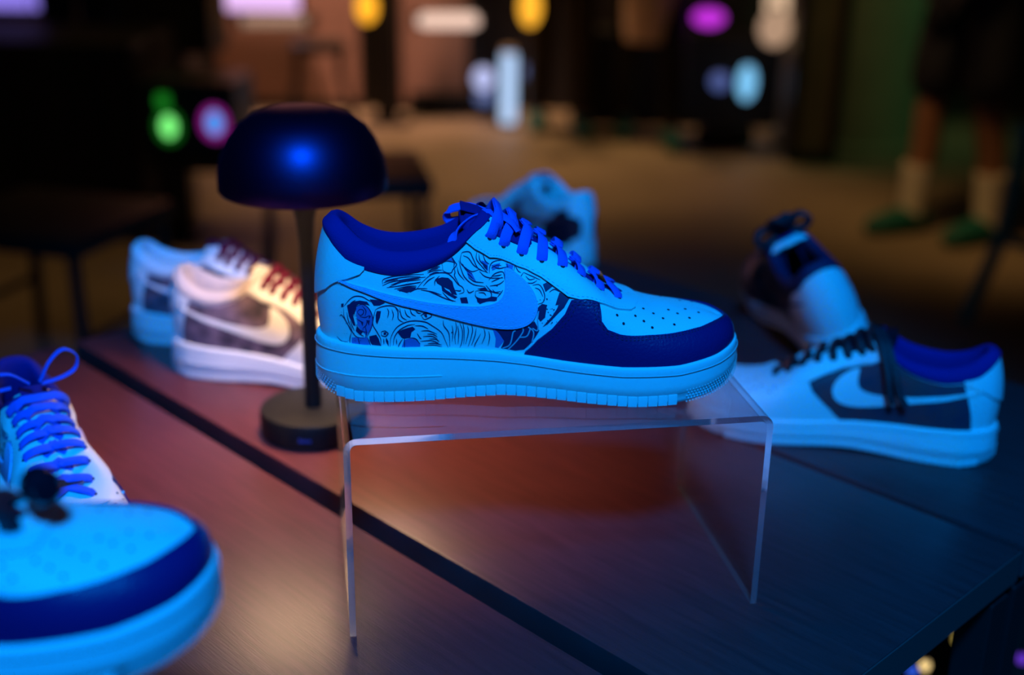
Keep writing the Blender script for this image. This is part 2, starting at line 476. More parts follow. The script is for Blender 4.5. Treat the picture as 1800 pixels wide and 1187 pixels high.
def panel_geo(poly, thick, step=.0045, side=-1, base=-.0006):
    """outline on the upper -> a thin leather panel lying on it"""
    P = np.array([(a * KS, b * KV) for a, b in poly])
    # resample outline
    Q = []
    for i in range(len(P)):
        a, b = P[i], P[(i + 1) % len(P)]; k = max(1, int(np.linalg.norm(b - a) / (step * .8)))
        Q += [a + (b - a) * j / k for j in range(k)]
    n = len(Q); Q = np.array(Q)
    x0, y0 = Q.min(0); x1, y1 = Q.max(0)
    def inside(p):
        c = False
        for i in range(n):
            a, b = Q[i], Q[i - 1]
            if (a[1] > p[1]) != (b[1] > p[1]) and p[0] < (b[0] - a[0]) * (p[1] - a[1]) / (b[1] - a[1]) + a[0]: c = not c
        return c
    pts = [Vector(q) for q in Q]
    gx = x0 + step / 2
    while gx < x1:
        gy = y0 + step / 2
        while gy < y1:
            p = (gx, gy)
            if np.min(np.hypot(Q[:, 0] - gx, Q[:, 1] - gy)) > step * .45 and inside(p): pts.append(Vector(p))
            gy += step
        gx += step
    r = delaunay_2d_cdt(pts, [(i, (i + 1) % n) for i in range(n)], [list(range(n))], 1, 1e-7)
    vs_, fs = r[0], r[2]
    V = []; F = []
    m = len(vs_)
    for q in vs_:
        s, v = q[0] / KS, min(max(q[1] / KV, 0), 1)
        p = sv(s, v, side); nn = sv_n(s, v, side); V.append(p + nn * thick)
    for q in vs_:
        s, v = q[0] / KS, min(max(q[1] / KV, 0), 1)
        p = sv(s, v, side); nn = sv_n(s, v, side); V.append(p + nn * base)
    edge = {}
    for f in fs:
        f = list(f)
        a, b, c = (np.array(V[i]) for i in f[:3])
        nn = sv_n(vs_[f[0]][0] / KS, min(max(vs_[f[0]][1] / KV, 0), 1), side)
        if np.cross(b - a, c - a).dot(nn) < 0: f = f[::-1]
        F.append(tuple(f))
        for i in range(len(f)): edge[(f[i], f[(i + 1) % len(f)])] = 1
    for (a, b) in edge:
        if (b, a) not in edge: F.append((b, a, a + m, b + m))
    return V, F
_cache = {}
def panel_mesh(name, poly, thick, side=-1, step=.0045, smooth_n=0):
    key = (name, side, thick, len(poly), round(sum(map(sum, poly)), 4))
    if key not in _cache:
        pl = smooth_poly(poly, smooth_n) if smooth_n else poly
        V, F = panel_geo(pl, thick, step, side)
        _cache[key] = mesh(name, V, F, True, 38)
    return _cache[key]

SWOOSH = [(.156, .606), (.226, .644), (.286, .610), (.329, .531), (.367, .469), (.390, .438), (.410, .440), (.425, .475), (.438, .544), (.452, .628), (.462, .665), (.481, .650),
          (.497, .600), (.505, .537), (.506, .463), (.498, .381), (.477, .308), (.448, .258), (.424, .238), (.402, .250), (.376, .300), (.340, .394), (.300, .500), (.238, .588), (.190, .602)]
HEEL_LO = [(.0, .36), (.029, .369), (.117, .475), (.155, .575), (.19, .669), (.217, .756), (.226, .819)]
COLLAR_LO = [(0, .93), (.033, .922), (.107, .888), (.148, .838), (.179, .806), (.226, .819), (.279, .831), (.321, .863), (.364, .920), (.393, .950), (.417, .975), (.445, .985), (.48, .99)]
EYE_LO = [(.396, .985), (.41, .875), (.431, .769), (.488, .694), (.514, .644), (.529, .581), (.54, .506), (.552, .431), (.569, .413), (.6, .456), (.633, .537), (.669, .631)]
EYESTAY = EYE_LO + [(.683, .70), (.707, .881), (.716, .995), (.690, .995), (.672, .93), (.655, .88), (.62, .86), (.57, .86), (.52, .885), (.485, .93), (.458, .995), (.43, .998)]
MUD = [(.431, .0), (.440, .075), (.471, .169), (.51, .25), (.538, .325), (.555, .406), (.579, .419), (.601, .455), (.598, .388), (.594, .306), (.601, .265), (.621, .275), (.676, .363), (.736, .438), (.793, .498), (.862, .600), (.943, .720), (1, .75)]
MUD_POLY = MUD + [(2 - s, v) for s, v in MUD[-2::-1]]
QUARTER = [(.19, .0), (.20, .30), (.215, .60), (.226, .80), (.279, .815), (.321, .85), (.364, .91), (.393, .93), (.431, .75), (.514, .63), (.54, .50), (.555, .41), (.538, .325), (.471, .169), (.431, .0)]
HEEL_TAB = HEEL_LO + [(.226, .86), (.179, .87), (.12, .93), (.04, .96), (0, .965)]
HEEL_TAB = HEEL_TAB + [(-s, v) for s, v in HEEL_TAB[::-1] if s > 0]
HEEL_COUNTER = [(-.30, 0), (.30, 0), (.30, .45), (.26, .70), (.23, .84), (.18, .85), (.12, .91), (.04, .95), (-.04, .95), (-.12, .91), (-.18, .85), (-.23, .84), (-.26, .70), (-.30, .45)]
HEEL_T = [(-.17, 0), (.17, 0), (.14, .16), (.055, .24), (.05, .50), (.10, .62), (.155, .66), (.16, .87), (.10, .92), (.0, .95), (-.10, .92), (-.16, .87), (-.155, .66), (-.10, .62), (-.05, .50), (-.055, .24), (-.14, .16)]
EYELETS = [(.450, .885), (.490, .800), (.519, .742), (.543, .690), (.569, .665), (.598, .685), (.630, .725), (.664, .765)]
PERF = [(.631, .469), (.636, .406), (.671, .575), (.681, .531), (.690, .469), (.714, .694), (.726, .638), (.740, .556), (.767, .744), (.786, .669), (.702, .744), (.755, .806), (.83, .80), (.80, .86)]

def upper_mesh():
    if 'upper' in _cache: return _cache['upper']
    NT, NV = 120, 22; bm = bmesh.new()
    for side in (-1, 1):
        g = [[bm.verts.new(surf(i / NT, j / NV, side)) for j in range(NV + 1)] for i in range(NT + 1)]
        for i in range(NT):
            for j in range(NV):
                f = (g[i][j], g[i + 1][j], g[i + 1][j + 1], g[i][j + 1])
                bm.faces.new(f if side < 0 else f[::-1])
    bmesh.ops.remove_doubles(bm, verts=bm.verts, dist=.00012)
    me = bpy.data.meshes.new('upper'); bm.to_mesh(me); bm.free()
    me.polygons.foreach_set('use_smooth', [True] * len(me.polygons))
    _cache['upper'] = me; return me
def sole_ring(off, zf, N=220):
    out = []
    for i in range(N):
        a = 2 * i / N
        t, side = (a, -1) if a <= 1 else (2 - a, 1)
        o, n = outline(t, side); p = o + n * off; p[2] = zf(o[0]); out.append(p)
    return out
def sole_mesh():
    if 'sole' in _cache: return _cache['sole']
    N = 220; zb, zr = bot_z, rim_z
    rings = [sole_ring(-.0060, lambda x: zb(x) + .0006), sole_ring(-.0028, zb), sole_ring(-.0012, lambda x: zb(x) + .0010), sole_ring(-.0004, lambda x: zb(x) + .0035),
             sole_ring(-.0002, lambda x: zb(x) + .0078), sole_ring(.0006, lambda x: zb(x) + .0086), sole_ring(.0004, lambda x: (zb(x) + zr(x)) / 2),
             sole_ring(-.0002, lambda x: zr(x) - .0068), sole_ring(-.0003, lambda x: zr(x) - .0062), sole_ring(-.0003, lambda x: zr(x) - .0057), sole_ring(-.0002, lambda x: zr(x) - .0051),
             sole_ring(-.0005, lambda x: zr(x) - .0016), sole_ring(-.0012, lambda x: zr(x) - .0005), sole_ring(-.0024, zr), sole_ring(-.0042, lambda x: zr(x) - .0004), sole_ring(-.0062, lambda x: zr(x) - .006)]
    V = [p for r in rings for p in r]; F = []
    for k in range(len(rings) - 1):
        for i in range(N):
            j = (i + 1) % N; F.append((k * N + i, k * N + j, (k + 1) * N + j, (k + 1) * N + i))
    for i in range(1, N // 2 - 0):   # bottom: strips between the two sides
        a, b = i, i + 1; c, d = N - i - 1, N - i
        if b < c: F.append((a, d % N, c, b))
    F.append((0, N - 1, 1))
    _cache['sole'] = mesh('sole', V, F, True, 50); return _cache['sole']
def side_frame(t, side):
    o, n = outline(t, side); o2, _ = outline(min(t + .002, 1), side); o1, _ = outline(max(t - .002, 0), side)
    d = o2 - o1; d /= np.linalg.norm(d); return o, n, d
def sole_teeth():
    """small blocks along the lower edge of the sidewall: (mesh, matrix) pairs"""
    res = []
    me = _cache.get('tooth')
    if me is None:
        me = _cache['tooth'] = MB().box((-.00325, -.0016, 0), (.00325, .0005, .0076), .00025).mesh('tread_tooth')
    for side in (-1, 1):
        # walk along the outline by arc length
        T = np.linspace(.17, .735, 600); P = np.array([outline(t)[0] for t in T]); L = np.concatenate([[0], np.cumsum(np.linalg.norm(np.diff(P, axis=0), axis=1))])
        for k in range(int(L[-1] / .0070)):
            t = float(np.interp(k * .0070, L, T)); o, n, d = side_frame(t, side)
            z = bot_z(o[0]) + .0001
            x, y = d, n
            M = Matrix(((x[0], y[0], 0, o[0]), (x[1], y[1], 0, o[1]), (0, 0, 1, z), (0, 0, 0, 1)))
            res.append((me, M))
    return res
def joined(pairs, name):
    b = MB()
    for me, M in pairs: b.add([M @ v.co for v in me.vertices], [p.vertices for p in me.polygons])
    return b.mesh(name)
def grip_mesh():
    """fine bumps wrapping heel and toe edge of the sole"""
    if 'grip' in _cache: return _cache['grip']
    b = MB()
    for lo, hi in ((0, .165), (.74, 1.0)):
        T = np.linspace(lo, hi, 500); P = np.array([outline(t)[0] for t in T]); L = np.concatenate([[0], np.cumsum(np.linalg.norm(np.diff(P, axis=0), axis=1))])
        for side in (-1, 1):
            for row in range(5):
                for k in range(int(L[-1] / .0024)):
                    t = float(np.interp(k * .0024 + (row % 2) * .0012, L, T)); o, n, d = side_frame(t, side)
                    c = o + n * .0004; c[2] = bot_z(o[0]) + .0010 + row * .0021 + (.0 if lo else 0)
                    w, h = .0008, .0008
                    b.add([c - d * w, c + np.array([0, 0, -h]), c + d * w, c + np.array([0, 0, h]), c + n * .0007], [(0, 1, 4), (1, 2, 4), (2, 3, 4), (3, 0, 4)])
    _cache['grip'] = b.mesh('grip_texture', False); return _cache['grip']
def lining_mesh():
    """padded collar: over the edge of the opening and down inside"""
    if 'lining' in _cache: return _cache['lining']
    TE = .475; NT = 90; V = []; F = []; K = 0
    for i in range(NT + 1):
        s = -TE + 2 * TE * i / NT; t = abs(s); side = -1 if s >= 0 else 1
        vb = float(np.interp(t, [a for a, _ in COLLAR_LO], [b for _, b in COLLAR_LO]))
        prof = []
        for k in range(7):
            f = k / 6; v = vb + (1 - vb) * f
            bul = .0004 + .0026 * math.sin(math.pi * min(f * .8 + .02, 1)) ** .7
            prof.append(surf(t, v, side) + surf_n(t, v, side) * bul)
        top = surf(t, 1, side)
        ctr = np.array([min(max(top[0], .045), .105), 0, top[2]])
        inn = ctr - top; inn[2] = 0; dist = np.linalg.norm(inn); inn /= dist + 1e-9
        fade = min(1, dist / .02)
        for d, z in ((.0015, .0040), (.0045, .0048), (.0075, .0030), (.0090, -.002), (.0095, -.014), (.0070, -.030), (.0040, -.050)):
            p = top + inn * d * fade + np.array([0, 0, z]); p[2] = max(p[2], .044); prof.append(p)
        K = len(prof); V += prof
    for i in range(NT):
        for k in range(K - 1): F.append((i * K + k, (i + 1) * K + k, (i + 1) * K + k + 1, i * K + k + 1))
    _cache['lining'] = mesh('collar_lining', V, F, True, 60); return _cache['lining']
def insole_mesh():
    if 'insole' in _cache: return _cache['insole']
    N = 30; V = []; F = []
    for i in range(N + 1):
        t = .02 + .56 * i / N; o, n = outline(t, 1); p = o - n * .009
        z = .046 - .012 * max(0, (p[0] - .05) / .15)
        V += [(p[0], -max(p[1], 0), z), (p[0], max(p[1], 0), z)]
    for i in range(N): F.append((2 * i, 2 * i + 2, 2 * i + 3, 2 * i + 1))
    _cache['insole'] = mesh('insole', V, F); return _cache['insole']
def tongue_mesh():
    if 'tongue' in _cache: return _cache['tongue']
    ctr = spline([(.215, 0, .0655), (.180, 0, .0830), (.150, 0, .1060), (.127, 0, .1185), (.110, 0, .1225), (.1005, 0, .1230)], 6)
    V = []; F = []; n = 13; m = len(ctr)
    for i, c in enumerate(ctr):
        f = i / (m - 1); w = .014 + .011 * f
        if f > .86: w *= math.sqrt(max(0, 1 - ((f - .86) / .15) ** 2)) * .9 + .1
        tn = ctr[min(i + 1, m - 1)] - ctr[max(i - 1, 0)]; tn /= np.linalg.norm(tn); up = np.array([-tn[2], 0, tn[0]]); up = up if up[2] > 0 else -up
        th = .0022 + .0035 * f
        if f > .9: th *= 1.1 - f * .6
        for k in range(2 * n):
            a = 2 * math.pi * k / (2 * n); y = w * math.cos(a)
            V.append(c + np.array([0, y, 0]) + up * (th * math.sin(a) - .30 * y * y / .03))
    k2 = 2 * n
    for i in range(m - 1):
        for k in range(k2): F.append((i * k2 + k, i * k2 + (k + 1) % k2, (i + 1) * k2 + (k + 1) % k2, (i + 1) * k2 + k))
    F.append(tuple((m - 1) * k2 + k for k in range(k2)))
    _cache['tongue'] = mesh('tongue', V, F, True, 70); return _cache['tongue']
def lace_path(i, j, side, lift, full=False):
    (t0, v0), (t1, v1) = EYELETS[i], EYELETS[j]
    if not full: v1 = .87; t1 = t0 + .040 - .022 * (i / 6.0)
    P = []; Nn = []; K = 18
    for k in range(K + 1):
        f = k / K; t = t0 + (t1 - t0) * min(f / .5, 1) if not full else t0
        if f <= .6: sd = side; v = v0 + (1.0 - v0) * (f / .6)
        else: sd = -side; v = 1.0 + (v1 - 1.0) * ((f - .6) / .4)
        p = surf(t, min(v, .999), sd); n = surf_n(t, min(v, .97), sd)
        if abs(f - .6) < .18: n = n * np.array([1, abs(f - .6) / .18, 1]); n /= np.linalg.norm(n)
        h = .0028 + (.0034 + lift) * math.sin(math.pi * f) ** .8
        if full and k == K: h = .0012
        elif not full and f > .85: h = .0028 - .0022 * (f - .85) / .15
        if k == 0: h = .0012
        P.append(p + n * h); Nn.append(n)
    return P, Nn
def lace_meshes(width=.0078):
    key = ('laces', width)
    if key in _cache: return _cache[key]
    out = []
    b = MB(); b.ribbon(*lace_path(7, 7, -1, 0, True), width, .0014); out.append(b.mesh('lace'))
    for i in range(6, -1, -1):
        for side in (-1, 1):
            b = MB(); b.ribbon(*lace_path(i, max(i - 1, 0), side, .0004 if side < 0 else .0018), width, .0014); out.append(b.mesh('lace'))
    _cache[key] = out; return out
def loop_mesh(name, pts, width=.0065, up=(0, 0, 1), thick=.0013):
    P = spline(pts, 8); Nn = []
    for i in range(len(P)):
        t = P[min(i + 1, len(P) - 1)] - P[max(i - 1, 0)]
        n = np.cross(t, np.array(up)); n = n if np.linalg.norm(n) > 1e-6 else np.array([0, 1, 0]); Nn.append(n)
    return MB().ribbon(P, Nn, width, thick).mesh(name)
def discs(name, pts, r, h, sides=(-1, 1), n=8):
    b = MB()
    for s, v in pts:
        for side in sides:
            p = sv(s, v, side); nn = sv_n(s, v, side); a = np.cross(nn, [0, 0, 1.]); a /= np.linalg.norm(a) + 1e-9; c = np.cross(nn, a)
            b.add([p + nn * h + (a * math.cos(2 * math.pi * k / n) + c * math.sin(2 * math.pi * k / n)) * r for k in range(n)], [tuple(range(n))])
    return b.mesh(name)
def stroke(b, pts, width, h, side=-1, taper=True):
    """printed line on the upper"""
    Q = spline([(a, c, 0) for a, c in pts], 5); m = len(Q); V = []; F = []
    P = [sv(q[0], min(max(q[1], .0), 1), side) for q in Q]; N_ = [sv_n(q[0], min(max(q[1], .0), 1), side) for q in Q]
    for i in range(m):
        t = P[min(i + 1, m - 1)] - P[max(i - 1, 0)]; t /= np.linalg.norm(t) + 1e-12; w = np.cross(N_[i], t)
        f = i / (m - 1); ww = width / 2 * ((.35 + .65 * math.sin(math.pi * f)) if taper else 1)
        V += [P[i] + N_[i] * h - w * ww, P[i] + N_[i] * h + w * ww]
    for i in range(m - 1): F.append((2 * i, 2 * i + 2, 2 * i + 3, 2 * i + 1))
    b.add(V, F)
def patch(b, poly, h, side=-1):
    V, F = panel_geo(poly, h, .003, side, base=h - .0001); m = len(V) // 2
    b.add(V[:m], [f for f in F if max(f) < m])
def stitch_mesh(name, path, side, inset, h, closed=True, dash=.0017, gap=.0012, width=.0005):
    key = (name, side, inset)
    if key in _cache: return _cache[key]
    P = np.array([(a * KS, c * KV) for a, c in path]); m = len(P); Q = []
    ar = sum(P[i][0] * P[(i + 1) % m][1] - P[(i + 1) % m][0] * P[i][1] for i in range(m))
    for i in range(m):
        a = P[i - 1] if (closed or i) else P[0]; c = P[(i + 1) % m] if (closed or i < m - 1) else P[-1]
        t = c - a; t /= np.linalg.norm(t) + 1e-12; nn = np.array([-t[1], t[0]]) * (1 if ar > 0 or not closed else -1); Q.append(P[i] + nn * inset)
    if closed: Q.append(Q[0])
    Q = np.array(Q); L = np.concatenate([[0], np.cumsum(np.linalg.norm(np.diff(Q, axis=0), axis=1))]); b = MB()
    d = 0
    while d + dash < L[-1]:
        e = [np.array([np.interp(x, L, Q[:, 0]) / KS, np.interp(x, L, Q[:, 1]) / KV]) for x in (d, d + dash)]
        pp = [sv(q[0], min(max(q[1], 0), 1), side) for q in e]; nn = sv_n(e[0][0], min(max(e[0][1], 0), 1), side)
        t = pp[1] - pp[0]; t /= np.linalg.norm(t) + 1e-12; w = np.cross(nn, t) * width / 2
        b.add([pp[0] + nn * h - w, pp[1] + nn * h - w, pp[1] + nn * h + w, pp[0] + nn * h + w, (pp[0] + pp[1]) / 2 + nn * (h + .0003)], [(0, 1, 4), (1, 2, 4), (2, 3, 4), (3, 0, 4)])
        d += dash + gap
    _cache[key] = b.mesh(name, False); return _cache[key]
def sole_line(t0, t1, zf, r=.0005, side=-1, n=60):
    pth = []
    for i in range(n + 1):
        s = t0 + (t1 - t0) * i / n
        o, nn = outline(abs(s), side if s >= 0 else -side); p = o + nn * .0005; p[2] = zf(o[0]); pth.append(p)
    return pth

def build_shoe(label, loc, rot, c, group='painted sneakers on display', scale=1.02, detail=False, heel='tab', quarter=None, art=False, lace_w=.0078, counter=None):
    root = thing('sneaker', label, 'sneaker', loc, rot, group, scale)
    sole = obj('sole', sole_mesh(), c['sole'], root)
    teeth = sole_teeth()
    if detail:
        for me, M in teeth:
            o = obj('tread_tooth', me, c['sole'], sole); o.matrix_local = M
    else:
        if 'teeth' not in _cache: _cache['teeth'] = joined(teeth, 'tread_teeth')
        obj('tread_teeth', _cache['teeth'], c['sole'], sole)['kind'] = 'stuff'
    obj('grip_texture', grip_mesh(), c['sole'], sole)['kind'] = 'stuff'
    if 'ridge' not in _cache:
        _cache['ridge'] = MB().tube(sole_line(-.30, .335, lambda x: .0195 + .02 * max(0, .01 - x)), .00055, 6).mesh('sole_ridge')
        _cache['sole_stitch'] = MB().tube(sole_line(-.999, .999, lambda x: rim_z(x) - .0059, n=240), .0003, 5).mesh('sole_seam')
    obj('sole_ridge', _cache['ridge'], c['sole'], sole)
    obj('sole_seam', _cache['sole_stitch'], c.get('seam', c['sole']), sole)
    up = obj('upper', upper_mesh(), c['upper'], root)
    obj('insole', insole_mesh(), c['lining'], root)
    for side in (-1, 1):
        if quarter: obj('quarter_panel', panel_mesh('quarter_panel', QUARTER, .0006, side), quarter, root)
        sw = obj('swoosh', panel_mesh('swoosh', SWOOSH, .0017, side, .004, 3), c['swoosh'], root)
        ey = obj('eyestay', panel_mesh('eyestay', EYESTAY, .0020, side), c['eyestay'], root)
        if detail:
            obj('stitching', stitch_mesh('swoosh_stitch', smooth_poly(SWOOSH, 3), side, .0016, .0018), c['stitch'], sw)['kind'] = 'stuff'
            obj('stitching', stitch_mesh('eyestay_stitch', EYE_LO, side, .0016, .0021, False), c['stitch'], ey)['kind'] = 'stuff'
        if 'eyelet' not in _cache: _cache['eyelet'] = discs('eyelet', EYELETS, .0019, .00215)
    obj('eyelet_holes', _cache['eyelet'], M_hole, root)['kind'] = 'stuff'
    tg = obj('toe_guard', panel_mesh('toe_guard', MUD_POLY, .0018, -1), c['toe'], root)
    if detail:
        for ins in (.0016, .0036):
            obj('stitching', stitch_mesh('toe_stitch', MUD[1:], -1, -ins, .0019, False), c['toe_stitch'], tg)['kind'] = 'stuff'
    if 'perf' not in _cache: _cache['perf'] = discs('perforations', PERF, .00105, .0004)
    obj('perforations', _cache['perf'], M_hole, root)['kind'] = 'stuff'
    if counter: obj('heel_counter', panel_mesh('heel_counter', HEEL_COUNTER, .0016, -1), counter, root)
    if heel == 'tab': obj('heel_tab', panel_mesh('heel_tab', HEEL_TAB, .0018, -1), c['heel'], root)
    elif heel == 'T': obj('heel_tab', panel_mesh('heel_tab', HEEL_T, .0022, -1), c['heel'], root)
    obj('collar_lining', lining_mesh(), c['lining'], root)
    tn = obj('tongue', tongue_mesh(), c['tongue'], root)
    if 'label' not in _cache: _cache['label'] = MB().box((-.011, -.0105, -.0008), (.011, .0105, .0008), .0006).mesh('tongue_label')
    obj('tongue_label', _cache['label'], c['tag'], tn, (.1120, 0, .1275), (0, math.radians(16), 0))
    for me in lace_meshes(lace_w): obj('lace', me, c['lace'], root)
    if 'dubrae' not in _cache: _cache['dubrae'] = MB().box((-.0036, -.013, -.0007), (.0036, .013, .0009), .0005).mesh('lace_plate')
    tmid = EYELETS[7][0]; p = surf(tmid, .999, 1)
    obj('lace_plate', _cache['dubrae'], M_chrome, root, (p[0], 0, p[2] + .0078), (0, math.radians(28), 0))
    if art:
        if 'art' not in _cache:
            pr = lambda d: [(d[i], d[i + 1]) for i in range(0, len(d), 2)]
            b1, b2, b3 = MB(), MB(), MB()
            for d in ART_MID: patch(b2, pr(d), .00022)
            for d in ART_DARK: patch(b1, pr(d), .00032)
            for d in ART_LINES: stroke(b1, pr(d), .00068, .00042)
            for d in ART_BOLTS: stroke(b3, pr(d), .0009, .00052, taper=False)
            rnd = random.Random(3)
            dots = [(.175 + rnd.random() * .05, .08 + rnd.random() * .3) for _ in range(26)] + [(.495 + rnd.random() * .03, .28 + rnd.random() * .16) for _ in range(40)]
            for s, v in dots:
                r = .0002 + rnd.random() * .00025; q = r / KS; w = r / KV
                patch_pts = [(s + q * math.cos(a), v + w * math.sin(a)) for a in (0, 1.2, 2.5, 3.8, 5)]
                P3 = [sv(x, y) + sv_n(x, y) * .0004 for x, y in patch_pts]; b1.add(P3, [tuple(range(5))])
            _cache['art'] = (b1.mesh('printed_artwork'), b2.mesh('artwork_shading'), b3.mesh('artwork_bolts'))
        o = obj('printed_artwork', _cache['art'][0], M_ink, up); o['label'] = 'dark line drawing of a bulldog among roses'
        obj('artwork_shading', _cache['art'][1], M_inkmid, up)['kind'] = 'stuff'; obj('artwork_bolts', _cache['art'][2], M_inklight, up)['kind'] = 'stuff'
        o['kind'] = 'stuff'
    return root
# ------------------------------------------------------------------ hall: floor, wall, column
ZF = -.75
YB = 7.05
FLOOR = mat('brown concrete floor', (.34, .27, .20), .55, bump=.1, bscale=8, var=.35, vscale=1.3, spec=.3)
tag(MB().box((-9, -3, ZF - .1), (9, 13, ZF)).build('floor', FLOOR, None, False), 'dim brown polished concrete hall floor', 'floor', kind='structure')
WALLM = mat('dark brown wall paint', (.035, .026, .022), .8, var=.2, vscale=2)
tag(MB().box((-9, YB, ZF), (9, YB + .2, 3.6)).build('wall_back', WALLM, None, False), 'dark brown wall at the back of the hall', 'wall', kind='structure')
COLM = mat('olive grey column paint', (.26, .24, .17), .75, var=.2, vscale=3)
cx_ = at_z(1515, 283, ZF)
tag(MB().lathe([(0, 0), (.37, 0), (.37, .06), (.34, .07), (.34, 4.2), (0, 4.2)], 48).build('column', COLM, None, loc=(cx_.x, cx_.y + .34, ZF)), 'thick round column with a green lit edge', 'column', kind='structure')
BLK = mat('near black cloth', (.008, .008, .009), .85, bump=.3, bscale=60)
BLKP = mat('black plastic', (.007, .007, .008), .45)

# ------------------------------------------------------------------ lights seen in the background
def at(px, py, Y): return at_y(px, py, Y)
def pendant(label, px, py, rx, ry, Y, color, strength, group='glowing pendant lights in the hall'):
    c = at(px, py, Y); k = Y / math.cos(math.radians(PITCH)) / FPX * .98
    a, b = rx * k, ry * k
    t = thing('pendant_light', label, 'pendant light', c, (0, 0, 0), group)
    prof = [(a * math.sin(x), -b * math.cos(x)) for x in np.linspace(0, math.pi, 14)]
    prof[0] = (0, -b); prof[-1] = (0, b)
    MB().lathe(prof, 24).build('globe', glow('glow %s' % label[:30], color, strength), t)
    MB().lathe([(0, b * .94), (a * .35, b * .94), (a * .35, b * 1.12), (0, b * 1.2)], 16).build('socket', BLKP, t)
    MB().tube([(0, 0, b * 1.1), (0, 0, b * 1.1 + 2.2)], .003, 6).build('cord', BLKP, t)
    return t
pendant('small amber globe light left of the black post', 645, 12, 17, 26, 6.2, (1, .42, .02), 1.5)
pendant('small amber globe light above the bright standing tube', 932, 12, 18, 32, 5.95, (1, .45, .03), 1.3)
pendant('pale lavender globe light just left of the standing tube', 850, 138, 17, 20, 6.6, (.55, .60, 1), .95)
pendant('dim blue globe light below the lavender one', 852, 172, 16, 12, 6.7, (.10, .16, .40), .8)
pendant('dim blue globe light just right of the standing tube', 931, 126, 14, 14, 6.75, (.10, .15, .36), .8)
pendant('slate blue globe light left of the cyan one', 1265, 143, 15, 15, 6.4, (.08, .12, .36), .9)
pendant('upright cyan capsule light over the dark counter', 1313, 145, 15, 30, 6.4, (.22, .62, 1), 1.0)
pendant('flat magenta light near the top of the picture', 1246, 31, 26, 15, 6.1, (.55, .03, .70), 1.1)
pendant('small bright blue light at the top left', 58, 58, 17, 17, 4.95, (.03, .30, .95), .9)
pendant('large cream globe light left of the column', 1402, 8, 52, 46, 6.3, (1, .66, .42), .75)
pendant('smaller cream globe light under the large one', 1362, 50, 26, 30, 6.1, (1, .62, .40), .45)
pendant('tiny tan globe light beside the column', 1411, 82, 15, 15, 5.9, (.55, .38, .24), .6)
t = thing('standing_light_tube', 'white blue light tube standing on the floor', 'light tube', at_z(893, 222, ZF), (0, 0, 0))
MB().lathe([(0, .02), (.036, .02), (.040, .03), (.040, .375), (.036, .385), (0, .387)], 24).build('tube', glow('glow white blue tube', (.48, .68, 1), 1.05), t)
MB().lathe([(0, 0), (.06, 0), (.06, .015), (.03, .022), (0, .022)], 24).build('base', BLKP, t)
MB().lathe([(0, .386), (.034, .386), (.034, .41), (0, .412)], 24).build('cap', CREAMP if 'CREAMP' in globals() else mat('cream plastic', (.6, .5, .42), .6), t)
def bar_light(label, x0, x1, py, r, Y, color, s):
    a, b = at(x0, py, Y), at(x1, py, Y)
    t = thing('wall_light_bar', label, 'light bar', (a + b) / 2, (0, 0, 0), 'wall light bars')
    h = (b - a) / 2
    MB().tube([tuple(-h), tuple(h)], r, 12).build('tube', glow('glow ' + label[:30], color, s), t)
    for sg in (-1, 1): MB().box((sg * h.x - .02, -.03, -r * 1.2), (sg * h.x + .02, .12, r * 1.2), .005).build('bracket', BLKP, t)
bar_light('cream horizontal light bar right of the black post', 735, 842, 36, .040, 6.75, (1, .68, .55), .95)
bar_light('dim cream light bar under the lavender screen', 420, 545, 37, .028, 6.75, (1, .62, .42), .30)
def screen(label, x0, x1, y0, y1, Y, color, s):
    a, b = at(x0, y1, Y), at(x1, y0, Y)
    t = thing('led_screen', label, 'screen', a, (0, 0, 0), 'glowing screens at the back')
    w, h = b.x - a.x, b.z - a.z
    MB().box((-.02, .002, -.02), (w + .02, .05, h + .02), .004).build('frame', BLKP, t, False)
    MB().box((0, -.004, 0), (w, .002, h)).build('display', glow('glow ' + label[:30], color, s), t, False)
screen('glowing lavender pink screen at the top edge', 385, 522, -70, 18, 6.8, (.85, .52, .95), 1.1)
screen('glowing violet screen in the top left corner', -30, 92, -60, 16, 5.6, (.30, .22, .90), .9)

# ------------------------------------------------------------------ furniture in the background
PINKP = mat('dusky pink panel', (.46, .27, .21), .75, var=.15, vscale=3)
def partition(label, x0, x1, Y, m):
    a, b = at(x0, 190, Y), at(x1, 190, Y)
    t = thing('partition_panel', label, 'partition', (a.x, Y, ZF), (0, 0, 0), 'lit wall panels at the back')
    w = b.x - a.x
    MB().box((0, 0, .02), (w, .05, 2.2), .006).build('board', m, t, False)
    MB().box((-.02, -.01, 0), (w + .02, .06, .05), .004).build('foot_rail', BLKP, t, False)
    for x in (0, w): MB().box((x - .02, -.01, .05), (x + .02, .06, 2.22), .004).build('upright', BLKP, t, False)
partition('dusky pink lit panel left of the black post', 382, 640, 6.95, PINKP)
partition('dusky pink lit panel right of the black post', 700, 828, 6.95, PINKP)
partition('narrow brown panel standing before the column', 1398, 1470, 5.72, mat('red brown board', (.20, .10, .06), .7, var=.3, vscale=4, stretch=(6, 6, 1)))
c = at_z(682, 214, ZF)
t = thing('black_post', 'black steel post between the two pink panels', 'post', (c.x, c.y, ZF), (0, 0, 0))
MB().box((-.055, -.055, .015), (.055, .055, 3.2), .006).build('shaft', BLKP, t, False); MB().box((-.12, -.12, 0), (.12, .12, .015), .004).build('base_plate', BLKP, t, False)
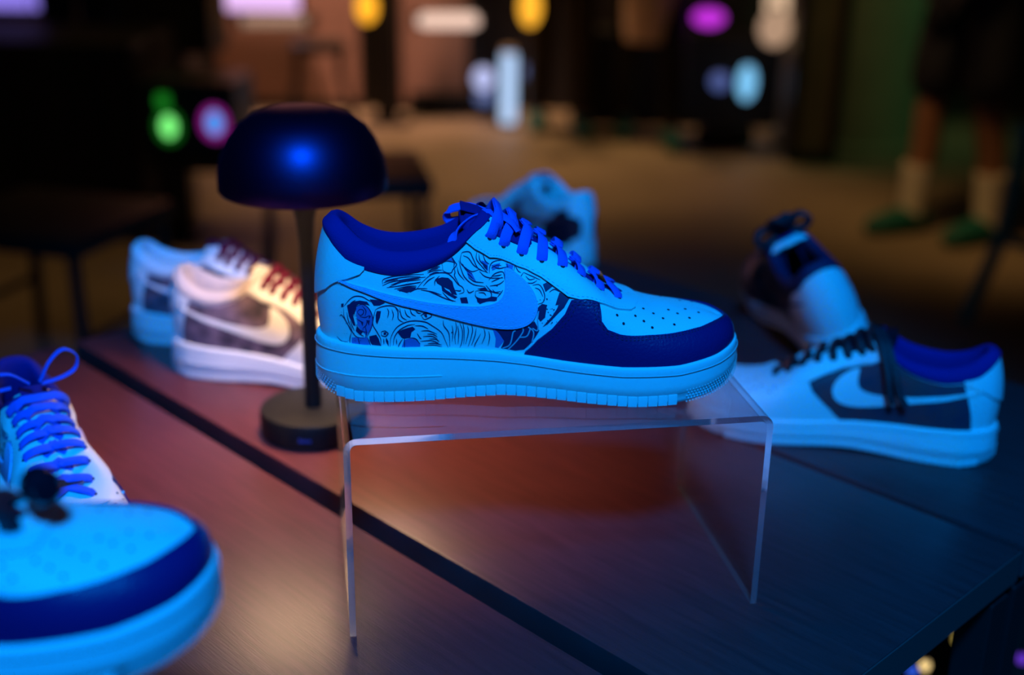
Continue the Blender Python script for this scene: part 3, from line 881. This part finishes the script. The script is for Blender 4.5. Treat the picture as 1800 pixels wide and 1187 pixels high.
def draped(label, x0, x1, ytop, Y, depth=.5, name='draped_counter', m=BLK):
    a, b = at(x0, 200, Y), at(x1, ytop, Y); w = b.x - a.x; h = b.z - ZF
    t = thing(name, label, 'counter', (a.x, Y, ZF), (0, 0, 0), 'black draped counters')
    MB().box((0, 0, h - .03), (w, depth, h), .006).build('top', BLKP, t, False)
    V = []; F = []; n = max(24, int(w / .03))
    per = [(w * i / n, 0) for i in range(n + 1)] + [(w, depth * i / 8) for i in range(1, 9)]
    per = [(0, depth * (8 - i) / 8) for i in range(8)] + per
    for i, (x, y) in enumerate(per):
        wob = .012 * math.sin(i * 1.7) + .008 * math.sin(i * .61)
        V += [(x, y - .004, h - .004), (x + wob * .3, y - .010 + wob, h * .5), (x + wob * .5, y - .014 + wob * 1.6, .004)]
    for i in range(len(per) - 1): F += [(3 * i, 3 * i + 1, 3 * i + 4, 3 * i + 3), (3 * i + 1, 3 * i + 2, 3 * i + 5, 3 * i + 4)]
    obj('drape', mesh('drape', V, F), m, t)
draped('black draped counter behind the standing people', 1005, 1392, 62, 6.62, .35)
draped('low black draped counter behind the light tube', 722, 872, 168, 6.80, .12)
draped('wide black draped table on the left side of the hall', -220, 222, 78, 4.25, .6)
# stools
def stool(label, px, py, rz, w=.40, d=.38, h=.46, m=BLKP, zf=ZF, r=.013, name='stool'):
    c = at_z(px, py, zf)
    t = thing(name, label, 'stool', (c.x, c.y, zf), (0, 0, rz), 'stools in the hall')
    MB().box((-w / 2, -d / 2, h - .05), (w / 2, d / 2, h), .02).build('seat', m, t)
    for sx in (-1, 1):
        for sy in (-1, 1):
            MB().tube(spline([(sx * (w / 2 - .03), sy * (d / 2 - .03), h - .045), (sx * (w / 2 - .02), sy * (d / 2 - .02), h * .5), (sx * (w / 2 + .03), sy * (d / 2 + .03), .012)], 4), r, 8).build('leg', m, t)
        MB().tube([(sx * (w / 2 - .015), -(d / 2 - .015), h * .45), (sx * (w / 2 - .015), d / 2 - .015, h * .45)], r * .7, 8).build('rung', m, t)
    return t
stool('black stool on the floor behind the mushroom lamp', 612, 592, R(12) if 'R' in globals() else .2, .46, .40, .50)
stool('black stool in front of the draped table at the far left', 120, 672, -.3, .46, .42, .46, r=.016)
stool('small black stool before the left pink panel', 565, 212, .2, .28, .28, .42, r=.016)
TEAL = mat('teal lacquer', (.0, .30, .27), .5)
stool('teal stool cut off by the right edge', 1880, 590, .5, .36, .36, .62, TEAL, r=.022)
# computer tower with two lit fans
c = at(338, 286, 4.2)
pd = thing('pedestal_table', 'small black pedestal table left of the mushroom lamp', 'table', (c.x, 4.35, ZF), (0, 0, 0))
ph = c.z - ZF
MB().box((-.17, -.17, ph - .03), (.17, .20, ph), .006).build('top', BLKP, pd, False); MB().box((-.155, -.05, .02), (-.045, .05, ph - .03), .006).build('column', BLKP, pd, False); MB().box((-.17, -.12, 0), (.0, .12, .02), .005).build('foot', BLKP, pd, False)
sp = thing('loudspeaker', 'black loudspeaker on a pole above the computer tower', 'loudspeaker', (at(318, 100, 5.2).x, 5.2, ZF), (0, 0, 0))
MB().box((-.23, -.16, .55), (.17, .16, 1.25), .02).build('cabinet', BLKP, sp, False); MB().box((-.20, -.166, .58), (.14, -.158, 1.22), .004).build('grille', BLK, sp, False)
MB().tube([(0, 0, .02), (0, 0, .56)], .02, 10).build('pole', BLKP, sp)
for a in (0, 2.1, 4.2): MB().tube([(0, 0, .30), (.22 * math.cos(a), .22 * math.sin(a), .012)], .011, 8).build('leg', BLKP, sp)
t = thing('computer_tower', 'black computer tower with green and blue lit fans', 'computer', (c.x, 4.20, c.z), (0, 0, 0))
MB().box((-.16, 0, .01), (.16, .32, .275), .008).build('case', mat('dark teal case', (.004, .02, .02), .4), t, False)
for sx, sy in ((-.14, .03), (.14, .03), (-.14, .28), (.14, .28)): MB().lathe([(0, 0), (.02, 0), (.018, .012), (0, .012)], 12, (sx, sy, 0)).build('foot', BLKP, t)
def fan(cx, cz, r, ci, co, si, so):
    MB().add([(cx + r * math.cos(a), -.004, cz + r * 1.35 * math.sin(a)) for a in np.linspace(0, 2 * math.pi, 24, endpoint=False)], [tuple(range(24))[::-1]]).build('fan_light', glow('fan %s' % str(ci), ci, si), t)
    ring = [(cx + r * 1.25 * math.cos(a), -.004, cz + r * 1.65 * math.sin(a)) for a in np.linspace(0, 2 * math.pi, 33)]
    MB().tube(ring, .012, 6, False).build('fan_ring', glow('ring %s' % str(co), co, so), t)
fan(-.070, .125, .030, (.22, 1, .22), (.01, .35, .02), 1.2, .22)
fan(.088, .140, .030, (.02, .35, 1), (.55, .02, .45), 1.0, .5)
MB().lathe([(0, -.02), (.02, -.02), (.024, 0), (.02, .02), (0, .02)], 12, (-.082, -.01, .215)).build('status_light', glow('status green', (.02, .45, .03), .4), t)

# ------------------------------------------------------------------ people (only their lower halves reach into the picture)
SKIN = mat('brown skin', (.30, .14, .08), .55, bump=.1, bscale=300)
def skin_obj(name, V, E, Rr, material, parent, sub=2):
    me = bpy.data.meshes.new(name); me.from_pydata(V, E, []); me.update()
    o = bpy.data.objects.new(name, me); COL.objects.link(o); o.parent = parent
    me.materials.append(material)
    md = o.modifiers.new('skin', 'SKIN'); md.use_smooth_shade = True
    for i, r in enumerate(Rr):
        q = me.skin_vertices[0].data[i]; q.radius = (r, r) if not isinstance(r, tuple) else r
        q.use_root = i == 0
    s = o.modifiers.new('sub', 'SUBSURF'); s.levels = 1; s.render_levels = sub
    return o
def person(label, loc, rz, stride=.10, pants=None, pants_hem=.10, top=None, shoe=None, sock=None, h=1.0, coat=None):
    t = thing('person', label, 'person', loc, (0, 0, rz), 'people standing in the hall', h)
    V = [(0, 0, .96), (0, 0, 1.12), (0, 0, 1.34), (.0, 0, 1.47), (.015, 0, 1.54), (.03, 0, 1.62), (.02, 0, 1.70)]
    E = [(0, 1), (1, 2), (2, 3), (3, 4), (4, 5), (5, 6)]; Rr = [(.14, .11), (.13, .10), (.15, .10), .06, .055, .085, .065]
    legs = {}
    for s in (-1, 1):
        k = len(V); st = stride * s
        V += [(0, .09 * s, .90), (st * .5 + .02, .10 * s, .50), (st * .8 - .01, .105 * s, .30), (st, .11 * s, .085), (st + .06, .115 * s, .035), (st + .15, .12 * s, .028)]
        E += [(0, k), (k, k + 1), (k + 1, k + 2), (k + 2, k + 3), (k + 3, k + 4), (k + 4, k + 5)]; Rr += [.085, .055, .055, .036, .036, .026]
        legs[s] = V[k:k + 6]
        k = len(V)                      # arm, hand and five fingers
        V += [(0, .17 * s, 1.41), (-.02, .22 * s, 1.14), (.20, .17 * s, 1.10), (.27, .15 * s, 1.11)]
        E += [(2, k), (k, k + 1), (k + 1, k + 2), (k + 2, k + 3)]; Rr += [.05, .042, .028, (.034, .018)]
        for j in range(5):
            m = len(V); dy = (-.030 + .015 * j) * s; ln = (.035, .065, .072, .068, .055)[j]
            V += [(.285, .15 * s + dy, 1.115), (.285 + ln * .6, .15 * s + dy * 1.3, 1.12), (.285 + ln, .15 * s + dy * 1.3, 1.105)]
            E += [(k + 3, m), (m, m + 1), (m + 1, m + 2)]; Rr += [.010, .009, .008]
    skin_obj('body', V, E, Rr, SKIN, t)
    MB().lathe([(.086, -.02), (.096, .03), (.085, .085), (.05, .115), (0, .122)], 20, (.005, 0, 1.635)).build('hair', mat('dark hair', (.01, .008, .006), .6), t)
    if pants:
        V = [(0, 0, .98)]; E = []; Rr = [(.16, .125)]
        for s in (-1, 1):
            k = len(V); L = legs[s]; z = max(pants_hem, .10); kn = L[1]
            if z < .4: pts = [L[0], L[1], L[2], (L[3][0], L[3][1], z)]; rr = [.105, .080, .075, .072]
            else: pts = [L[0], tuple(L[0][i] * .45 + kn[i] * .55 for i in range(3)), (kn[0], kn[1], z)]; rr = [.110, .105, .108]
            V += pts; E += [(0, k)] + [(k + i, k + i + 1) for i in range(len(pts) - 1)]; Rr += rr
        skin_obj('trousers', V, E, Rr, pants, t)
    if top: skin_obj('shirt', [(0, 0, .96), (0, 0, 1.15), (0, 0, 1.36), (0, 0, 1.45), (0, .19, 1.41), (-.02, .235, 1.16), (0, -.19, 1.41), (-.02, -.235, 1.16)], [(0, 1), (1, 2), (2, 3), (2, 4), (4, 5), (2, 6), (6, 7)], [(.17, .13), (.16, .125), (.175, .125), .07, .07, .065, .07, .065], top, t)
    if coat: MB().lathe([(.135, .50), (.150, .60), (.165, .85), (.16, 1.05), (.15, 1.3)], 24).build('coat', coat, t)
    for s in (-1, 1):
        L = legs[s]; x, y = L[3][0], L[3][1]
        if sock: MB().tube([(x, y, .05), (x, y, .10), (x * .9, y, .26)], [.048, .047, .058], 14).build('sock', sock, t)
        if shoe:
            b = MB(); b.tube([(x - .075, y, .045), (x - .05, y, .052), (x + .02, y, .055), (x + .10, y * 1.05, .043), (x + .17, y * 1.08, .035), (x + .20, y * 1.09, .030)], [.030, .046, .050, .046, .036, .016], 14)
            b.V = [(p[0], p[1], max(p[2], .004)) for p in b.V]; b.build('shoe', shoe, t)
    return t
TEALSHOE = mat('teal shoe', (.0, .13, .11), .6)
WSOCK = mat('white sock', (.75, .70, .62), .9)
BLKT = mat('black trousers', (.006, .006, .010), .8)
def feet(px, py): c = at_z(px, py, ZF); return (c.x, c.y, ZF)
person('person in dark shorts, white socks and teal shoes beside the column', feet(1660, 416), math.radians(205), -.08, pants=mat('dark navy shorts', (.004, .006, .02), .8), pants_hem=.48, top=BLKT, shoe=TEALSHOE, sock=WSOCK)
person('person in black trousers and a pale pink coat before the dark counter', feet(1136, 247), math.radians(268), .14, pants=BLKT, shoe=TEALSHOE, top=BLKT, coat=mat('pale pink coat', (.85, .62, .55), .8))
person('person in dark trousers standing right of the light tube', feet(982, 230), math.radians(272), .08, pants=mat('brown trousers', (.03, .02, .012), .8), shoe=TEALSHOE, top=BLKT)
person('person in black standing behind the draped table on the left', (at(150, 90, 5.5).x, 5.5, ZF), math.radians(270), .1, pants=BLKT, shoe=BLKT, top=BLKT)
# bag shape added where a dark shadow lies on the floor
c = at_z(1272, 262, ZF)
t = thing('shadow_bag', 'black bag shape added in place of a floor shadow before the counter', 'bag', (c.x, c.y, ZF), (0, 0, .15), None, .55)
MB().tube([(-.26, 0, .10), (-.24, 0, .105), (-.1, 0, .11), (.1, 0, .11), (.24, 0, .105), (.26, 0, .10)], [.05, .09, .105, .105, .09, .05], 16).build('body', BLK, t)
for s in (-1, 1): MB().tube(spline([(-.1, s * .06, .20), (-.07, s * .05, .29), (.07, s * .05, .29), (.1, s * .06, .20)], 6), .010, 6).build('handle', BLKP, t)
# fairy bulbs, glowing stand-ins for reflections, over a box under the table corner
c0 = at_z(1665, 1165, ZF)
t = thing('storage_crate', 'dark crate on the floor under the table corner', 'crate', (c0.x, c0.y + .02, ZF), (0, 0, .6))
for (a, b) in (((-.2, -.15, 0), (.2, .15, .015)), ((-.2, -.15, .015), (.2, -.135, .24)), ((-.2, .135, .015), (.2, .15, .24)), ((-.2, -.135, .015), (-.185, .135, .24)), ((.185, -.135, .015), (.2, .135, .24))):
    MB().box(a, b, .003).build('panel', BLKP, t, False)
for i, (px, py, col, s) in enumerate(((1685, 1124, (1, .72, .16), .45), (1692, 1131, (.8, .55, .1), .25), (1626, 1170, (1, .70, .28), .9), (1604, 1180, (.03, .12, .9), .6), (1706, 1168, (.03, .12, .9), .35), (1797, 1158, (.2, .05, .9), .5))):
    c = at_z(px, py, ZF + .27)
    d = ('dim yellow', 'fainter yellow', 'bright warm', 'small blue', 'pale blue', 'violet')[i]
    t = thing('glint_bulb', '%s fairy bulb standing in for a reflection under the table at lower right' % d, 'light', c, (0, 0, 0), 'fairy bulbs standing in for reflections under the table')
    MB().lathe([(0, -.008), (.005, -.006), (.007, 0), (.005, .006), (0, .008)], 12).build('bulb', glow('fairy %d' % i, col, s * 1.4), t)
    MB().lathe([(0, .007), (.003, .007), (.003, .018), (0, .018)], 8).build('socket', BLKP, t)
    MB().tube([(0, 0, .017), (0, 0, .40)], .001, 5).build('wire', BLKP, t)
# ------------------------------------------------------------------ materials of the place
M_hole = mat('dark hole', (.006, .006, .02), .8)
M_chrome = mat('brushed metal plate', (.75, .75, .78), .22, 1.0)
M_ink = mat('ink navy', (.012, .010, .075), .55)
M_inkmid = mat('ink wash', (.12, .16, .46), .55)
M_inklight = mat('ink white bolts', (.45, .45, .55), .55)
W_leather = mat('white leather', (.80, .80, .80), .48, bump=.25, bscale=900, spec=.35)
W_rubber = mat('white rubber', (.76, .76, .76), .6, bump=.1, bscale=700, spec=.3)
W_toe = mat('white tumbled leather', (.82, .86, .82), .5, bump=.6, bscale=420, spec=.35)
LAV = mat('lavender leather', (.55, .50, .84), .5, bump=.3, bscale=900, spec=.35)
NAVY = mat('navy gloss leather', (.018, .010, .105), .30, bump=.35, bscale=500, coat=.25)
NAVYF = mat('navy knit lining', (.012, .014, .18), .9, bump=.5, bscale=1600, spec=.1)
BLUEL = mat('blue cotton lace', (.05, .135, .78), .85, bump=.6, bscale=1800, spec=.15)
BLACKL = mat('black cord', (.006, .006, .012), .55, bump=.5, bscale=1500)
BLACK_LEATHER = mat('black leather', (.008, .007, .018), .38, bump=.4, bscale=600)
MAROON = mat('maroon lace', (.11, .008, .035), .8, bump=.5, bscale=1800, spec=.15)
CREAM = mat('cream collar', (.62, .52, .50), .8, bump=.4, bscale=1200)
PURPLE = mat('purple collage print', (.20, .14, .20), .5, color2=(.035, .03, .05), vscale=55)
DUSK = mat('dusky maroon print', (.26, .04, .05), .5, color2=(.06, .03, .06), vscale=45)
PINKW = mat('pink white leather', (.60, .47, .48), .5, bump=.3, bscale=900)
TANW = mat('pale tan leather', (.70, .60, .52), .5, bump=.3, bscale=900)
STITCH = mat('pale thread', (.60, .66, .88), .8)
NSTITCH = mat('dark thread', (.006, .004, .04), .7)
SEAM = mat('sole seam thread', (.70, .71, .73), .8)

# ------------------------------------------------------------------ tables
TH = math.radians(-45.7)
WOOD = mat('dark brown laminate', (.130, .030, .034), .37, bump=.12, bscale=60, var=.30, vscale=14, stretch=(1, 14, 1), spec=.42)
WEDGE = mat('table edge band', (.05, .045, .045), .5)
BLKST = mat('black powder coat', (.006, .006, .007), .55)
def table(label, boards, a0, a1, b0, b1):
    t = thing('display_table', label, 'table', (0, 0, 0), (0, 0, TH))
    for p, q in boards:
        bo = MB().box((a0, p, -.028), (a1, q, 0), .0015).build('tabletop_board', WOOD, t)
        MB().box((a1, p, -.0275), (a1 + .0012, q, -.0008)).build('edge_band', WEDGE, bo, False)
    MB().box((a0 + .03, b0 + .03, -.040), (a1 - .03, b1 - .03, -.0285)).build('under_panel', BLKST, t, False)
    for bb in (b0 + .03, b1 - .03):
        MB().box((a0 + .06, bb - .02, -.09), (a1 - .06, bb + .02, -.0405), .002).build('rail', BLKST, t, False)
    for aa in (a0 + .016, a1 - .016):
        ar = aa + (.10 if aa < (a0 + a1) / 2 else -.10)
        MB().box((ar - .012, b0 + .05, -.055), (ar + .012, b1 - .05, -.0405), .002).build('rail', BLKST, t, False)
        for bb in (b0 + .016, b1 - .016):
            MB().box((aa - .014, bb - .014, -.745), (aa + .014, bb + .014, -.0405), .002).build('leg', BLKST, t, False)
    return t
table('wide dark brown table carrying the clear riser, split by a black gap', [(.085, .529), (.551, .8965)], -1.272, -.331, .085, .8965)
table('narrow dark brown rear table carrying the tilted black sneaker', [(.9045, 1.235)], -1.30, -.331, .9045, 1.235)

# ------------------------------------------------------------------ acrylic risers
ACR, ACE = acrylic_sheet(), acrylic_edge()
def riser(label, loc, rz, w, d, h, th=.0045, r=.009):
    path = [(0, 0), (0, h - r)] + [(r - r * math.cos(a), h - r + r * math.sin(a)) for a in np.linspace(0, math.pi / 2, 8)[1:]]
    path = path + [(w - x, z) for x, z in path[::-1]]
    inn = [(th, 0), (th, h - r)] + [(r - (r - th) * math.cos(a), h - r + (r - th) * math.sin(a)) for a in np.linspace(0, math.pi / 2, 8)[1:]]
    inn = inn + [(w - x, z) for x, z in inn[::-1]]
    n = len(path); V = []; F = []; mi = []
    for y in (0, d):
        V += [(x, y, z) for x, z in path] + [(x, y, z) for x, z in inn]
    o2 = 2 * n
    for i in range(n - 1):
        F.append((i, i + 1, o2 + i + 1, o2 + i)); mi.append(0)
        F.append((n + i + 1, n + i, o2 + n + i, o2 + n + i + 1)); mi.append(0)
        F.append((i + 1, i, n + i, n + i + 1)); mi.append(1)
        F.append((o2 + i, o2 + i + 1, o2 + n + i + 1, o2 + n + i)); mi.append(1)
    F.append((0, o2, o2 + n, n)); mi.append(1); F.append((n - 1, n + n - 1, o2 + n + n - 1, o2 + n - 1)); mi.append(1)
    me = mesh('acrylic_riser', V, F, True, 30)
    me.materials.append(ACR); me.materials.append(ACE); me.polygons.foreach_set('material_index', mi)
    o = obj('acrylic_riser', me, None, None, loc, (0, 0, rz))
    return tag(o, label, 'display riser', 'clear acrylic risers')
riser('clear bent acrylic riser under the sneaker with the bulldog drawing', (-.110, .7295, .0002), math.radians(9.8), .2975, .187, .152)
riser('clear acrylic riser under the blurred sneaker at lower left corner', (-.445, .385, .0002), math.radians(17), .262, .17, .152)

# ------------------------------------------------------------------ sneakers
base = dict(sole=W_rubber, upper=W_leather, swoosh=LAV, eyestay=W_leather, toe=NAVY, heel=W_leather, lining=NAVYF, tongue=NAVYF, tag=NAVYF, lace=BLUEL,
            stitch=STITCH, toe_stitch=NSTITCH, seam=SEAM)
R = math.radians
main = build_shoe('white sneaker with bulldog and rose drawing, standing on the clear riser', (-.1405, .8225, .1521), (0, 0, R(5)), base, detail=True, art=True)
obj('lace_loop', loop_mesh('lace_loop', [(.118, -.004, .132), (.108, -.014, .132), (.098, -.022, .126), (.0945, -.0245, .117), (.098, -.0245, .1145), (.108, -.018, .122), (.117, -.005, .130)], .0062, (.6, 0, .8)), BLUEL, main)
obj('lace_loop', loop_mesh('lace_loop', [(.118, .004, .132), (.106, .016, .133), (.094, .024, .128), (.095, .026, .120), (.108, .017, .125), (.117, .005, .130)], .0062, (.6, 0, .8)), BLUEL, main)
obj('lace_end', loop_mesh('lace_end', [(.119, -.003, .132), (.127, -.008, .1335), (.135, -.014, .130), (.140, -.0175, .124)], .0075, (.2, 1, .3)), BLUEL, main)
obj('lace_knot', MB().lathe([(0, -.0035), (.004, -.003), (.0062, 0), (.004, .003), (0, .0035)], 12, (.119, 0, .1315)).mesh('lace_knot'), BLUEL, main)
for o in main.children:
    if o.name.startswith(('lace_loop', 'lace_end', 'lace_knot')): o.location.z = -.0075
mate = build_shoe('white sneaker with blue laces facing the camera at the left edge', (-.436, .987, .0002), (0, 0, R(-58)), dict(base, tongue=W_leather), art=True, scale=.97)
mate.scale.z = .86
obj('lace_loop', loop_mesh('lace_loop', [(.119, .004, .141), (.116, .014, .158), (.113, .026, .166), (.112, .036, .158), (.113, .034, .146), (.117, .022, .141), (.119, .005, .139)], .0065, (1, 0, 0)), BLUEL, mate)
obj('lace_loop', loop_mesh('lace_loop', [(.119, -.004, .141), (.116, -.018, .152), (.113, -.032, .150), (.114, -.034, .138), (.117, -.018, .139)], .0065, (1, 0, 0)), BLUEL, mate)
c2 = dict(base, toe=NAVY, lace=BLACKL, tongue=BLACK_LEATHER, lining=BLACK_LEATHER, swoosh=NAVY, upper=W_leather, tag=BLACK_LEATHER)
near = build_shoe('blurred sneaker with navy toe guard and black laces, nearest the camera', (-.430, .440, .1521), (0, 0, R(17)), c2, lace_w=.0115, scale=1.0)
obj('lace_toggle', MB().lathe([(0, -.011), (.006, -.0105), (.0085, -.007), (.009, 0), (.0085, .007), (.006, .0105), (0, .011)], 16).mesh('lace_toggle'), mat('black gloss toggle', (.006, .006, .012), .2), near, (.224, -.006, .084), (R(80), 0, R(20)))
c3 = dict(base, toe=W_leather, swoosh=W_leather, lining=CREAM, tongue=W_leather, lace=MAROON, tag=W_leather)
white = build_shoe('white sneaker with purple collage side, lit by the mushroom lamp', (-.362, 1.232, .0002), (0, 0, R(-12)), c3, quarter=PURPLE, scale=.95)
white.scale.z = .90
fc = bpy.data.curves.new('sole_lettering', 'FONT'); fc.body = 'AIR'; fc.size = .019; fc.extrude = .0006; fc.shear = .25
fo = bpy.data.objects.new('sole_lettering', fc); COL.objects.link(fo)
bpy.context.view_layer.update()
fme = bpy.data.meshes.new_from_object(fo.evaluated_get(bpy.context.evaluated_depsgraph_get())); bpy.data.objects.remove(fo)
fme.materials.clear()
lt = obj('sole_lettering', fme, W_rubber, white, (.020, -.0292, .012), (R(90), 0, R(-6.5)))
c4 = dict(base, toe=W_leather, swoosh=W_leather, lining=W_leather, tongue=W_leather, lace=MAROON, tag=MAROON)
back = build_shoe('white sneaker with dark side panel behind the lamp-lit one', (-.434, 1.327, .0002), (0, 0, R(-8)), c4, quarter=PURPLE, scale=.95)
back.scale.z = .88
c5 = dict(base, toe=W_leather, swoosh=W_leather, lining=NAVYF, tongue=BLACK_LEATHER, lace=BLACKL, tag=BLACK_LEATHER)
right = build_shoe('white sneaker with maroon side panel and black laces, toe behind the riser', (.448, 1.030, .0002), (0, 0, R(160)), c5, quarter=DUSK, scale=.97)
right.scale.z = .86
for k in range(2):
    dy = k * .006
    obj('lace_end', loop_mesh('lace_end', [(.122 - dy, .010, .135), (.112 - dy, .030, .122), (.104 - dy * 1.2, .0405, .098), (.100 - dy * 1.5, .0435, .078), (.096 - dy * 2, .0435, .066)], .0065, (1, .2, 0), .003), BLACKL, right)
c6 = dict(base, toe=BLACK_LEATHER, upper=BLACK_LEATHER, eyestay=BLACK_LEATHER, swoosh=BLACK_LEATHER, heel=W_leather, lining=mat('black navy knit', (.005, .005, .05), .7, bump=.5, bscale=1600), tongue=W_leather, lace=BLACKL, sole=W_rubber, tag=NAVYF)
rb = build_shoe('black sneaker with big white heel, tilted behind the maroon-sided one', (.366, 1.206, .0215), (R(-26), 0, R(97)), c6, heel=None, counter=W_leather, scale=.97)
for s in (-1, 1):
    obj('lace_loop', loop_mesh('lace_loop', [(.119, .004 * s, .134), (.116, .014 * s, .143), (.112, .026 * s, .145), (.110, .032 * s, .136), (.113, .024 * s, .129), (.118, .006 * s, .131)], .012, (1, 0, 0), .006), BLACKL, rb)
obj('lace_loop', loop_mesh('lace_loop', [(.119, 0, .134), (.108, .008, .150), (.100, .002, .154), (.100, -.010, .148), (.116, -.004, .136)], .016, (0, 1, .2), .006), BLACKL, rb)
c7 = dict(base, toe=W_leather, upper=PINKW, eyestay=W_leather, swoosh=mat('brick red leather', (.35, .03, .03), .5), heel=W_leather, lining=W_leather, tongue=W_leather, lace=mat('white lace', (.7, .7, .72), .8), tag=NAVYF)
mb = build_shoe('pale sneaker with T-shaped white heel, farthest behind the bulldog one', (.100, 1.585, .0002), (0, 0, R(124)), c7, heel='T', quarter=PINKW, counter=BLACK_LEATHER, scale=.92)
mb.scale.z = .86

# ------------------------------------------------------------------ mushroom table lamp
LBLK = mat('blue black lacquer', (.065, .022, .100), .42, 1.0, bump=.05, bscale=500)
lp = thing('mushroom_lamp', 'black mushroom lamp with domed shade, lit from below', 'table lamp', (-.1880, 1.0715, .0002))
LSTEM = mat('matt black metal', (.006, .006, .007), .5, spec=.3)
MB().lathe([(0, 0), (.0485, 0), (.0505, .0015), (.0508, .022), (.0495, .0245), (.047, .0250), (0, .0252)], 64).build('base', LSTEM, lp)
MB().lathe([(.0082, .0252), (.0080, .06), (.0074, .12), (.0068, .185), (.0085, .208), (.013, .226), (.019, .240), (.021, .262), (.018, .272)], 32).build('stem', LSTEM, lp)
sh = MB().lathe([(.0715, .2375), (.0735, .2355), (.0752, .2380), (.0748, .251), (.0720, .266), (.0650, .2815), (.0555, .2935), (.044, .3020), (.030, .3070), (.012, .3090), (0, .3092)], 72).build('shade', LBLK, lp)
MB().lathe([(.0715, .2375), (.0715, .250), (.0690, .265), (.0620, .280), (.0525, .291), (.041, .299), (0, .305)], 48).build('shade_lining', mat('grey inner shade', (.22, .20, .18), .6), sh)
MB().lathe([(.0205, .2760), (.034, .2760), (.036, .2770), (.036, .2800), (.0205, .2810)], 48).build('light_diffuser', glow('warm lamp diffuser', (1, .62, .34), 235.0), lp)
lg = MB()
for i, (x, h) in enumerate(((-.0055, .004), (-.003, .0026), (-.0008, .0026), (.0016, .0026), (.004, .0026))):
    lg.box((x - .0008, -.0516, .0095), (x + .0008, -.0506, .0095 + h), .0003)
lg.build('logo_mark', mat('blue print', (.02, .06, .3), .6), lp)
